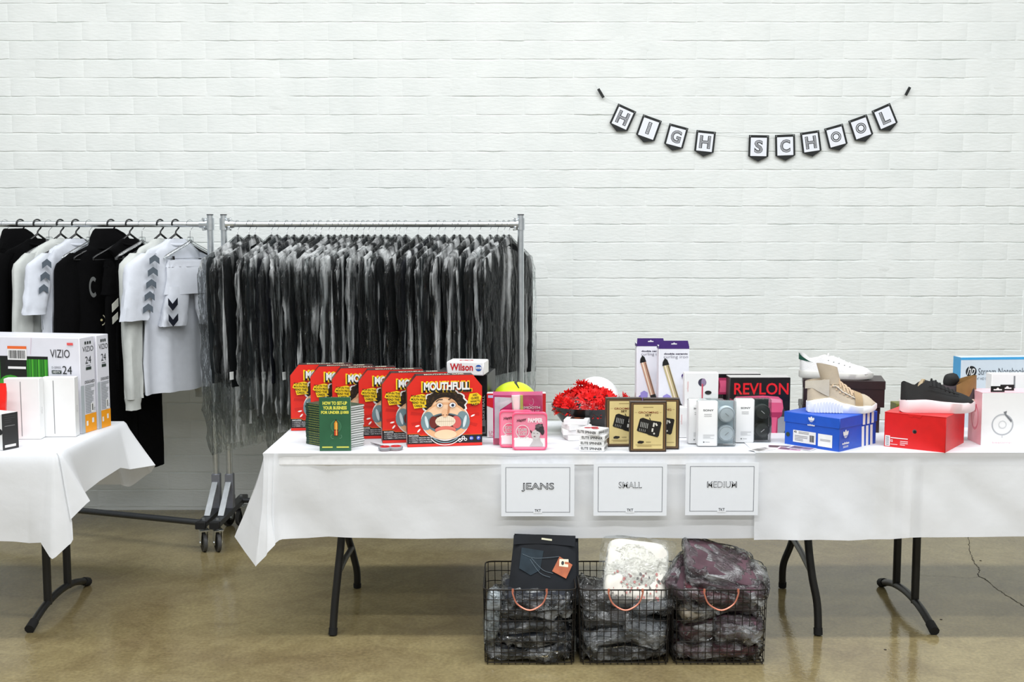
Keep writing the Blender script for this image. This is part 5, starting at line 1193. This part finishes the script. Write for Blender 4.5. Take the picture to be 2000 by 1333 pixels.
# ---- red box
t, dm = corner_box('red_shoebox', 'red shoebox with a round hole in front, black shoe on top', 'box', (1846, 886), (1726, 873), (1901, 868), 816)
MB().box((0, 0, dm[2]/2), dm, .002).build('carton', SRD, t); RB = t.location.copy(); RD_ = dm
MB().box((0, -.0005, dm[2]-.0004), (dm[0]+.001, dm[1]+.001, .0016)).build('lid_edge', SRD, t)
ar = Art(dm, 'front', .0004); ar.ell(.50, .52, .035, .035, (90, 80, 84)); ar.ell(.505, .51, .027, .027, (10, 8, 8)); ar.build('finger_hole', t)
MB().prism([(-.028, 0), (.028, 0), (.022, -.010), (.010, -.012), (.008, -.008), (-.008, -.008), (-.010, -.012), (-.022, -.010)], dm[1]/2, dm[1]/2+.0015, (Vector((0, 0, dm[2])), Vector((1, 0, 0)), Vector((0, 0, 1)), Vector((0, -1, 0)))).build('tuck_tab', SRD, t, smooth=0)
ar = Art(dm, 'front', .0004); ar.rect(.02, .04, .10, .34, WHT)
for i in range(9): ar.rect(.03, .06+.03*i, .085, .072+.03*i, BLK); ar.e -= .0001
ar.lines(.11, .27, .40, .30, 1, WHT, .8); ar.text('12', .13, .2, .035, .07, WHT, .03); ar.lines(.27, .08, .40, .23, 3, (240, 190, 190), .5); ar.lines(.11, .08, .23, .12, 1, (240, 190, 190), .5); ar.build('printed_label', t)
# black shoe
BKS = mat('nubuck_black', (30, 30, 30), .8, var=.15, bump=.08, bscale=300); PKS = mat('midsole_pale_pink', (240, 218, 220), .55, var=.03); INS = mat('insole_beige', (206, 186, 152), .7)
t = thing('black_shoe', 'black low shoe with thick pale pink sole on the red shoebox', 'shoe', (X(1758, RB.y-.03, .9), RB.y-.035, TT+dm[2]+.0012), R(-1))
L = .285
shoe(t, L, [(0, .116), (.05, .122), (.13, .112), (.20, .104), (.28, .120), (.36, .136), (.46, .124), (.62, .096), (.8, .076), (.93, .062), (1, .050)], [(0, .047), (.3, .050), (.55, .042), (.8, .038), (1, .042)], [(0, .030), (.15, .035), (.4, .036), (.7, .049), (.9, .045), (1, .034)], [(0, 1), (.28, 1), (.38, .2), (.44, 0), (1, 0)], .04, BKS, PKS, INS, solew=.006, toe_up=.008)
m = MB()
def insf(u, v): a = (u-.5)*2; return Vector((.064+.030*v*.3+.008*math.cos(a*1.3)+.012*v, .024*a*(1-.55*v**2.5), .085+.044*v))
m.grid(insf, 10, 8); m.grid(lambda u, v: insf(u, v)+Vector((-.004, 0, 0)), 10, 8); m.build('insole', INS, t)
T3 = [(0, .116), (.05, .122), (.13, .112), (.20, .104), (.28, .120), (.36, .136), (.46, .124), (.62, .096), (.8, .076), (.93, .062), (1, .050)]; H3 = [(0, .030), (.15, .035), (.4, .036), (.7, .049), (.9, .045), (1, .034)]
for i in range(6): lace(t, .118+.0165*i, L, T3, H3, [(0, .047), (.3, .050), (.55, .042), (.8, .038), (1, .042)], .003, mat('lace_black', (18, 18, 18), .9), .004, .52)
m = MB(); m.tube(spline([(.098, -.034, .106), (.14, -.037, .098), (.19, -.040, .080), (.215, -.036, .072)], 5), .0016, 6); m.build('seam', mat('lace_black', (18, 18, 18), .9), t)
# shoe behind: brown heel right, charcoal body, black tongue
BRL = mat('leather_brown', (150, 112, 66), .45, var=.15, scale=20); CHS = mat('suede_charcoal', (62, 52, 56), .85, var=.15); CRS = mat('sole_cream', (226, 222, 206), .55)
L = .285; bz = TT+dm[2]+.0012
t = thing('brown_shoe', 'charcoal shoe with shiny brown heel behind the black shoe', 'shoe', (X(1904, RB.y+.075, .9), RB.y+.085, bz), R(180+4))
up, so = shoe(t, L, [(0, .098), (.06, .102), (.14, .098), (.25, .094), (.36, .100), (.5, .09), (.7, .07), (1, .045)], [(0, .034), (.5, .03), (1, .03)], [(0, .028), (.15, .033), (.4, .034), (.7, .047), (.9, .043), (1, .03)], [(0, 1), (.26, 1), (.36, 0), (1, 0)], .03, CHS, CRS, CHS)
m = MB()
def hb(u, v): a = (u-.5)*2; z = .034+(.096-.035*abs(a)**2.2)*v; return Vector((-.007+.098*abs(a)**1.7, .0375*math.sin(a*PI/2)*(1-.12*v), z))
m.grid(hb, 24, 8); m.build('heel_counter', BRL, t)
m = MB()
def tg(u, v):
    a = 2*PI*u; k = math.sin(max(.02, min(1, v*1.15))*PI*.5)**.4*(1-max(0, (v-.6)/.4)**2*.75); return Vector((.118-.035*v+.030*k*math.cos(a), .024*k*math.sin(a), .082+.055*v+.012*k*math.cos(a)))
m.grid(tg, 20, 10, wrap=True); m.build('tongue', BKS, t)
t, dims = carton('olive_carton', 'small olive carton peeping out left behind the black shoe', 'box', 1750, 1790, 830, 789, .08, mat('olive_card', (112, 112, 36), .5), Y=4.98)
ar = Art(dims); ar.rect(.03, .1, .3, .9, (60, 66, 20)); ar.build('printed_panel', t)
# ---- laptop box
t, dims = carton('laptop_box', 'pale blue laptop carton with round black logo at the right edge', 'box', 1872, 2040, 834, 698, .07, mat('laptop_card', (206, 216, 224), .4, var=.02), Y=4.95, rz=R(5)); wd, d, h = dims
BLU = (66, 160, 214)
ar = Art(dims); ar.rect(0, .965, 1, 1, BLU); ar.rect(0, .30, .5, .32, (160, 210, 230)); ar.ell(.125, .80, .065, .065, (20, 22, 26), 30); ar.text('hp', .127, .80, .085, .175, WHT, -.002, shear=.25)
ar.text('Stream Notebook', .49, .80, .56, .095, (70, 76, 84), -.004); ar.text('14" HD LED', .27, .70, .17, .035, (110, 116, 124), 0); ar.build('printed_front', t)
ar = Art(dims, 'left'); ar.rect(0, .66, 1, 1, BLU); ar.rect(.45, .1, .6, .5, (150, 160, 170)); ar.build('printed_side', t)
# ---- headphone boxes, far right
def hangtab(t, cx, z, y, w_=.055): 
    MB().prism([(-w_/2, 0), (w_/2, 0), (w_/2, .024), (-w_/2, .024)], -.0006, .0006, (Vector((cx, y, z)), Vector((1, 0, 0)), Vector((0, 0, 1)), Vector((0, -1, 0)))).build('hang_tab', CDB, t, smooth=0)
    ar = Art((w_, .0012, .024), 'front', .0004); ar.o += Vector((cx, y, z)); ar.rect(.2, .30, .8, .5, WHT); ar.ell(.5, .52, .10, .10, WHT, 12); ar.build('slot', t)
t, dims = carton('white_headphone_box', 'large white headphone carton with round drawing at the right edge of the table', 'box', 1917, 2046, 872, 768, .13, CDW, Y=4.52); wd, d, h = dims
ar = Art(dims); ar.ring(.32, .40, .165, .165, .12, (176, 178, 182)); ar.ring(.32, .40, .15, .15, .04, (206, 208, 210)); ar.ring(.32, .40, .06, .06, .15, (196, 198, 200)); ar.poly([(.33, .64), (.38, .66), (.37, .60), (.46, .48), (.45, .44), (.35, .58)], (120, 122, 126)); ar.line([(.32, .22), (.32, .15)], .01, (190, 190, 194))
ar.text('beatsmp', .32, .055, .29, .04, (236, 190, 200), 0); ar.build('printed_front', t)
ar = Art(dims, 'left'); ar.rect(0, 0, 1, 1, (242, 190, 200)); ar.ring(.5, .5, .28, .4, .2, (226, 130, 150)); ar.line([(.5, .6), (.6, .75)], .06, (200, 90, 110)); ar.build('printed_side', t)
ar = Art(dims, 'top'); ar.rect(0, 0, 1, 1, (240, 200, 208)); ar.build('printed_top', t)
hangtab(t, -wd/2+.068, h+.0005, -.045); hangtab(t, -wd/2+.125, h+.0005, .0)
t, dims = carton('white_headphone_box', 'white carton standing between the laptop carton and the front white carton', 'box', 1935, 2040, 845, 731, .06, CDW, Y=4.72); wd, d, h = dims
ar = Art(dims); ar.line([(.42, .97), (.43, .60)], .03, (130, 132, 136)); ar.build('printed_front', t)
# ================================================================ LEFT TABLE
TVW = mat('tv_card', (226, 226, 234), .4, var=.015); ORG = (246, 162, 28); LGY = (130, 136, 140)
def tvbox(lbl, c, dims, rz):
    t = thing('television_box', lbl, 'box', c, rz, 'white television boxes'); wd, d, h = dims
    MB().box((0, 0, h/2), dims, .002).build('carton', TVW, t)
    ar = Art(dims); e = .002
    ar.rect(.30, .03, .762, .80, (18, 20, 18)); ar.rect(.31, .06, .748, .77, (40, 120, 30)); ar.rect(.40, .06, .60, .77, (14, 20, 12))
    for i in range(16):
        x = .62+.13*i/16; c_ = [(52, 150, 36), (30, 104, 26), (84, 176, 50)][i % 3]; ar.poly([(x, .06), (x+.006, .06), (x+.012+.01*math.sin(i), .77), (x+.003, .77)], c_); ar.e -= .0001
    ar.ell(.50, .45, .09, .12, (56, 150, 40), 20, rot=60); ar.ell(.52, .32, .05, .09, (90, 180, 60), 20, rot=30)
    ar.rect(.44, .66, .60, .80, (20, 20, 20)); ar.rect(.46, .665, .595, .69, WHT); ar.rect(.46, .76, .605, .90, WHT); ar.rect(.46, .875, .605, .905, (236, 110, 50)); ar.bars(.47, .775, .595, .86, BLK, 16)
    ar.text('VIZIO', .855, .835, .145, .085, (30, 30, 34), -.002); ar.text('24', .905, .665, .070, .085, (36, 38, 40), .0); ar.rect(.79, .625, .862, .66, (50, 62, 56)); ar.text('HDTV', .826, .642, .055, .02, WHT, .02); ar.text('D-SERIES', .825, .69, .068, .022, (110, 110, 116)); ar.lines(.82, .555, .93, .57, 1, (90, 90, 96)); ar.rect(.92, .54, .955, .575, (30, 32, 34)); ar.rect(.91, .925, .955, .95, (230, 90, 90)); ar.line([(.645, .995), (.635, .82)], .002, (196, 150, 170))
    ar.build('printed_front', t)
    ar = Art(dims, 'right'); ar.rect(0, 0, .22, .5, (176, 184, 188)); ar.rect(.22, 0, 1, .19, ORG); ar.rect(.30, .07, .42, .12, WHT); ar.rect(.68, .09, .82, .14, WHT)
    ar.text('VIZIO', .56, .875, .72, .055, (50, 54, 56), -.002); ar.text('24', .55, .76, .4, .075, (40, 44, 46)); ar.rect(.38, .655, .74, .685, (50, 62, 56)); ar.lines(.4, .69, .7, .71, 1, (130, 130, 134)); 
    for i in range(3): ar.rect(.34+.16*i, .925, .44+.16*i, .955, (40, 50, 46))
    ar.text('DESIGNED', .6, .53, .66, .03, (70, 74, 76), .01); ar.lines(.26, .2, .92, .50, 18, (150, 155, 158), .45); ar.rect(.62, .2, .82, .30, WHT); ar.rect(.70, .22, .76, .29, BLK)
    ar.build('printed_side', t)
n = PZ(161, 848, TT); r_ = PZ(204, 842, TT); dd = (r_-n); d = .112; rz = R(-11); dd = Vector((-math.sin(rz), math.cos(rz), 0))
ax = Vector((math.cos(rz), math.sin(rz), 0)); wd, h = .62, P(161, 661, n.y).z-TT
c = n-ax*wd/2+dd*d/2
tvbox('white television box with a green leaf screen picture, in front', c, (wd, d, h), rz)
tvbox('white television box behind, only its right end showing', c+dd*(d+.003)+ax*.004, (wd, d*.86, h*1.0), rz)
def tablet(lbl, x0, x1, xs, yb, yt, rz, Y):
    t, dims = carton('tablet_box', lbl, 'box', x0, x1, yb, yt, .05, CDW, rz=rz, Y=Y, group='white tablet boxes on the left table'); wd, d, h = dims
    ar = Art(dims); ar.rect(xs, .05, xs+.022, .95, (150, 150, 152)); ar.rect(xs, .05, xs+.008, .95, (96, 96, 98)); ar.build('printed_front', t)
    ar = Art(dims, 'right'); ar.text('iPad', .5, .47, .04*1.2/.05*.12, .10, (196, 196, 196), 0, rot=90) if 0 else ar.text('iPad', .5, .46, .55, .035, (190, 190, 190), 0, rot=90); ar.build('printed_side', t)
tablet('white tablet box nearer the camera, at the left', 10, 77, .46, 861, 740, R(3), 4.66)
tablet('white tablet box standing to the right, before the television box', 82, 146, .36, 857, 738, R(3), 4.72)
t, dims = carton('small_black_box', 'small upright carton with near-black side at the left edge', 'box', -36, 9, 877, 808, .075, CDW, Y=4.44, rz=R(-26)); wd, d, h = dims
MB().box((wd/2+.0006, 0, h/2), (.001, d, h)).build('black_side', mat('side_black', (46, 46, 46), .35), t, smooth=0)
ar = Art(dims, 'right', .0014); ar.rect(.12, .06, .82, .13, WHT); ar.lines(.15, .72, .85, .95, 4, (70, 70, 70), .3); ar.lines(.15, .62, .8, .68, 1, (130, 130, 130), .3); ar.build('printed_lettering', t)
ar = Art(dims); ar.ell(.9, .5, .12, .12, BLK); ar.build('printed_mark', t)
t, dims = carton('red_pouch', 'glossy red pouch cut off by the left edge, behind the small black-sided carton', 'package', -60, 10, 866, 750, .03, None, Y=4.56); wd, d, h = dims
m = MB()
def po(u, v): a = 2*PI*u; return Vector((wd/2*max(-1, min(1, 1.2*math.cos(a)))+.003*math.sin(v*9), d/2*math.sin(a)*(.2+.8*math.sin(v*PI)), h*v))
m.grid(po, 28, 12, wrap=True); m.build('pouch', mat('foil_red', (236, 36, 26), .25), t)
# ================================================================ BASKETS
WIR = mat('basket_wire', (44, 40, 36), .45, metal=.6); COP = mat('copper', (236, 150, 128), .3, metal=.7)
BF = plastic('poly_bag', .03, .55, (14, 14, 14), 1.0, 26, lo=.50, hi=.74, fres=1.3)
def basket(lbl, x0, x1, yb=1301, yt=1156, depth=.37):
    Y = PZ((x0+x1)/2, yb, 0).y; h = .282; xa, xb_ = X(x0, Y, .14), X(x1, Y, .14); wd = xb_-xa
    t = thing('wire_basket', lbl, 'basket', ((xa+xb_)/2, Y+depth/2, .004), 0, 'wire baskets under the table')
    def loop(z, k, r_, nm):
        w2, d2, c = wd/2*k, depth/2*k, .03; pts = []
        for cx, cy, a0 in ((w2-c, -d2+c, -90), (w2-c, d2-c, 0), (-w2+c, d2-c, 90), (-w2+c, -d2+c, 180)): pts += [(cx+c*math.cos(R(a0+a)), cy+c*math.sin(R(a0+a)), z) for a in range(0, 91, 22)]
        MB().tube(pts, r_, 6, closed=True).build(nm, WIR, t)
    taper = lambda z: 1-.03*(1-z/h)
    loop(h, 1, .0028, 'rim_wire')
    for z in (.245, .205, .165, .125, .085, .045, .006): loop(z, taper(z), .0016, 'side_wire')
    n = 13; dn = 12; k0 = taper(0)
    for i in range(n):
        x = (i/(n-1)-.5)*(wd-.02)
        MB().tube([(x, -depth/2, h), (x*k0, -depth/2*k0, 0), (x*k0, depth/2*k0, 0), (x, depth/2, h)], .0015, 6).build('cross_wire', WIR, t)
    for i in range(dn):
        y = (i/(dn-1)-.5)*(depth-.04)
        MB().tube([(-wd/2, y, h), (-wd/2*k0, y*k0, 0.001), (wd/2*k0, y*k0, 0.001), (wd/2, y, h)], .0015, 6).build('cross_wire', WIR, t)
    MB().tube(spline([(-.062, -depth/2-.006, h+.004), (-.062, -depth/2-.008, h-.012), (-.045, -depth/2-.010, h-.05), (0, -depth/2-.012, h-.072), (.045, -depth/2-.010, h-.05), (.062, -depth/2-.008, h-.012), (.062, -depth/2-.006, h+.004)], 6), .0032, 8).build('copper_handle', COP, t)
    for s in (-1, 1): MB().tube([(s*.062, -depth/2-.006, h-.006), (s*.062, -depth/2-.006, h+.006)], .0045, 8).build('handle_loop', COP, t)
    return t, Y, wd, depth
def bundle(name, lbl, cat, loc, dims, m, rot=(0, 0, 0), grp=None, bag=True, seed=0, wr=.010, inner='cloth', fr=9):
    t = thing(name, lbl, cat, loc, 0, grp, rot=rot); wd, d, h = dims
    def puff(k, amp, sd, f):
        def fn(u, v):
            a = 2*PI*u; b = (v-.5)*PI; cb = abs(math.cos(b))**.35; c, s = math.cos(a), math.sin(a)
            x = wd/2*k*cb*abs(c)**.35*(1 if c > 0 else -1); y = d/2*k*cb*abs(s)**.35*(1 if s > 0 else -1); z = h/2*k*abs(math.sin(b))**.6*(1 if b > 0 else -1)
            p = Vector((x, y, z)); nn = noise.noise(Vector((x*f+sd, y*f, z*f*2.5))); n2 = noise.noise(Vector((x*f*3+sd, y*f*3, z*f*5+4)))
            return p*(1+amp*4*nn)+Vector((0, 0, amp*n2*1.5))+Vector((0, -1, 0))*(amp*abs(n2)*1.2)
        return fn
    q = MB(); q.grid(puff(.94, wr*.7, seed, fr), 40, 16, wrap=True); q.build(inner, m, t)
    if bag: q = MB(); q.grid(puff(1.02, wr*1.6, seed+7, fr*1.6), 56, 20, wrap=True); q.build('plastic_bag', BF, t, smooth=25)
    return t
DN = mat('denim_dark', (30, 34, 42), .9, var=.3, scale=30); DB = mat('denim_black', (14, 18, 24), .9, var=.5, scale=6); GT = mat('cotton_grey', (120, 122, 124), .9, var=.3, scale=12); DG = mat('cotton_dark', (52, 50, 48), .9, var=.3, scale=12)
WP = mat('cotton_white', (216, 212, 202), .9, var=.04); PU = mat('cotton_plum', (84, 60, 68), .9, var=.3, scale=14); MR = mat('cotton_maroon', (84, 34, 42), .9, var=.3, scale=14); LT = mat('cotton_light', (186, 192, 196), .9, var=.1)
o, Y1, w1, d1 = basket('wire basket with copper handle, leftmost, holding dark jeans', 944, 1125)
c1 = o.location; gj = 'bagged jeans in the left basket'
for i, (dx, z, hh, m_) in enumerate(((0, .036, .058, DN), (.01, .090, .05, DN), (-.008, .138, .052, DN), (.006, .186, .05, DB), (.03, .228, .042, DN))):
    bundle('bagged_jeans', 'folded dark jeans in a clear bag in the left basket, '+('bottom one', 'second from the bottom', 'middle one', 'second from the top', 'topmost under the unwrapped pair')[i], 'jeans', (c1.x+dx, c1.y-.01, c1.z+z), (w1*.96-abs(dx)*2, d1*.88, hh), m_, (0, 0, R((-3, 4, -2, 3, 0)[i])), gj, seed=i*3.1)
bundle('bagged_shirt', 'pale crumpled bag wedged at the left side of the left basket', 'bag', (c1.x-w1*.40, c1.y-d1*.35, c1.z+.17), (.06, .08, .19), LT, (0, R(6), 0), seed=31)
# unwrapped jeans propped on top
t = thing('folded_jeans', 'unwrapped folded black jeans with orange leather label leaning in the left basket', 'jeans', (X(1058, Y1+.13, .3), Y1+.11, .21), 0, None, rot=(R(-28), 0, R(-7)))
def slab(wd, h, th, n=10, bulge=.01, sd=0):
    m = MB()
    for s in (-1, 1):
        m.grid(lambda u, v, s=s: Vector(((u-.5)*wd*(1-.10*v), s*(th/2)*(1-abs(2*u-1)**6)*(1-abs(2*v-1)**8)+s*.002*noise.noise(Vector((u*7, v*9, sd+s))), h*v)), 16, 18)
    return m
for k, (yy, ww, hh) in enumerate(((0, .262, .252), (.032, .268, .235), (.062, .26, .26))):
    o = slab(ww, hh, .036, sd=k).build('denim_layer', DB, t, smooth=60); o.location = (0.004*k, yy, 0)
m = MB(); m.grid(lambda u, v: Vector(((u-.5)*.236, -.0195+.001*math.sin(u*9), .212+.036*v-.006*(2*u-1)**2)), 14, 3); m.build('waistband', DB, t)
PK = mat('denim_faded', (30, 42, 50), .9, var=.3, scale=20); m = MB()
pk_ = [(-.085, .195), (.0, .185), (-.01, .11), (-.045, .09), (-.09, .115)]
m.prism(pk_, .0185, .0205); m.build('back_pocket', PK, t, smooth=0)
for pts in ([(-.08, -.0215, .17), (-.03, -.0215, .155), (.06, -.0215, .165)], [(-.05, -.0215, .15), (-.01, -.0215, .10), (.03, -.0215, .085)], [(-.045, -.0215, .155), (.0, -.0215, .112), (.04, -.0215, .10)]): MB().tube(spline(pts, 4), .0009, 5).build('stitching', mat('stitch', (100, 112, 120), .8), t)
m = MB(); pt = [(.062, .165), (.112, .135), (.090, .082), (.036, .108)]; m.prism(pt, .021, .0235); lp = m.build('leather_patch', mat('patch_orange', (170, 88, 48), .55, var=.2, scale=40), t, smooth=0)
ar = Art((.04, .047, .03)); ar.o += Vector((.078, 0, .125)); ar.poly([(.1, .1), (.95, .0), (.95, .35), (.62, .38), (.62, .68), (.98, .65), (.95, 1), (.1, 1)], (236, 222, 190)); ar.ell(.42, .5, .14, .2, BLK); ar.build('letter_tag', t)
MB().prism([(-.01, .228), (.03, .224), (.03, .231), (-.01, .235)], .0205, .0215).build('size_label', mat('size_label', (200, 196, 170), .6), t, smooth=0)
# middle basket
o, Y2, w2_, d2 = basket('wire basket with copper handle, middle one, white printed shirt on top', 1132, 1310)
c2 = o.location; gm = 'bagged clothes in the middle basket'
for i, (dx, dy, z, wd, dd_, hh, m_, rt, lb) in enumerate(((0, 0, .036, .335, .33, .062, DG, (0, 0, 0), 'dark bagged clothes at the bottom of the middle basket'), (-.07, -.02, .09, .20, .33, .06, GT, (0, R(-8), R(6)), 'grey bagged clothes low at the left of the middle basket'), (.085, -.03, .11, .185, .31, .10, GT, (0, R(12), R(-8)), 'grey bagged clothes low at the right of the middle basket'),
        (-.05, -.01, .155, .22, .30, .07, DG, (0, R(5), R(3)), 'dark patterned bagged clothes halfway up the middle basket'), (.09, .0, .20, .18, .31, .06, GT, (0, R(-10), R(9)), 'grey bagged clothes high at the right of the middle basket'), (-.11, -.02, .215, .13, .24, .08, DG, (0, R(15), 0), 'dark bagged clothes high at the left of the middle basket'))):
    bundle('bagged_clothes', lb, 'clothes', (c2.x+dx, c2.y+dy, c2.z+z), (wd, dd_, hh), m_, rt, gm, seed=40+i*2.3)
t = bundle('bagged_white_shirt', 'white shirt with red print in clear bag, topmost in the middle basket', 'shirt', (X(1243, Y2+.15, .32), Y2+.16, .305), (.255, .27, .085), WP, (R(48), R(6), R(-6)), None, seed=77, wr=.006, inner='folded_shirt', bag=False)
m = MB(); m.grid(lambda u, v: Vector((-.145+.29*u, -.15+.30*v, .047*math.sin(u*PI)**.4*math.sin(v*PI)**.4+.006*noise.noise(Vector((u*6, v*6, 3))))), 24, 24); m.build('plastic_bag', plastic('thin_bag', .03, .25, (10, 10, 10), .7, 20, lo=.5, hi=.75), t)
rd = random.Random(3); m = MB(); m2_ = MB()
for i in range(60):
    x, y = rd.uniform(-.10, .10), rd.uniform(-.13, -.015); q = m if rd.random() < .6 else m2_; s_ = rd.uniform(.002, .006)
    z = .0425-.0*abs(x); pg = [(x+s_*math.cos(a)*rd.uniform(.5, 1.2), y+s_*1.4*math.sin(a)*rd.uniform(.5, 1.2)) for a in [k*PI/3 for k in range(6)]]
    q.prism(pg, z, z+.0008, (Vector(), Vector((1, 0, 0)), Vector((0, 1, 0)), Vector((0, 0, 1))))
m.build('red_print', ink((164, 104, 98)), t, smooth=0); m2_.build('grey_print', ink((90, 84, 78)), t, smooth=0)
# right basket
o, Y3, w3, d3 = basket('wire basket with copper handle, rightmost, overflowing with plum clothes', 1315, 1499)
c3 = o.location; gr = 'bagged plum clothes in the right basket'
for i, (dx, dy, z, wd, dd_, hh, m_, rt, lb) in enumerate(((0, 0, .04, .345, .34, .07, MR, (0, 0, 0), 'maroon bagged clothes at the bottom of the right basket'), (-.06, -.01, .11, .20, .30, .08, MR, (0, R(-6), R(5)), 'maroon bagged clothes at the lower left of the right basket'), (.08, -.02, .12, .20, .33, .10, PU, (0, R(8), R(-4)), 'plum bagged clothes at the lower right of the right basket'),
        (-.08, -.02, .185, .16, .28, .06, mat('cotton_sand', (176, 160, 136), .9, var=.15), (0, R(-12), R(6)), 'sand coloured bagged clothes at the upper left of the right basket'), (.04, .0, .21, .24, .30, .07, PU, (0, R(4), 0), 'plum bagged clothes in the top layer of the right basket'))):
    bundle('bagged_clothes', lb, 'clothes', (c3.x+dx, c3.y+dy, c3.z+z), (wd, dd_, hh), m_, rt, gr, seed=60+i*2.9)
for i, (px, y_, z, wd, rt, lb) in enumerate(((1352, .16, .265, .20, (R(18), R(42), R(-12)), 'plum bagged shirt slumped at the left rim of the right basket'), (1400, .15, .27, .30, (R(14), R(6), R(6)), 'plum bagged shirt, lower of the heap over the right basket'), (1418, .16, .30, .31, (R(14), R(12), R(-4)), 'plum bagged shirt, middle of the heap over the right basket'), (1405, .18, .335, .29, (R(16), R(17), R(2)), 'plum bagged shirt, topmost of the heap over the right basket'))):
    bundle('bagged_shirt', lb, 'shirt', (X(px, Y3+y_, z), Y3+y_, z), (wd, .27, .05), PU if i != 1 else MR, rt, gr, seed=90+i*4.4, fr=7)
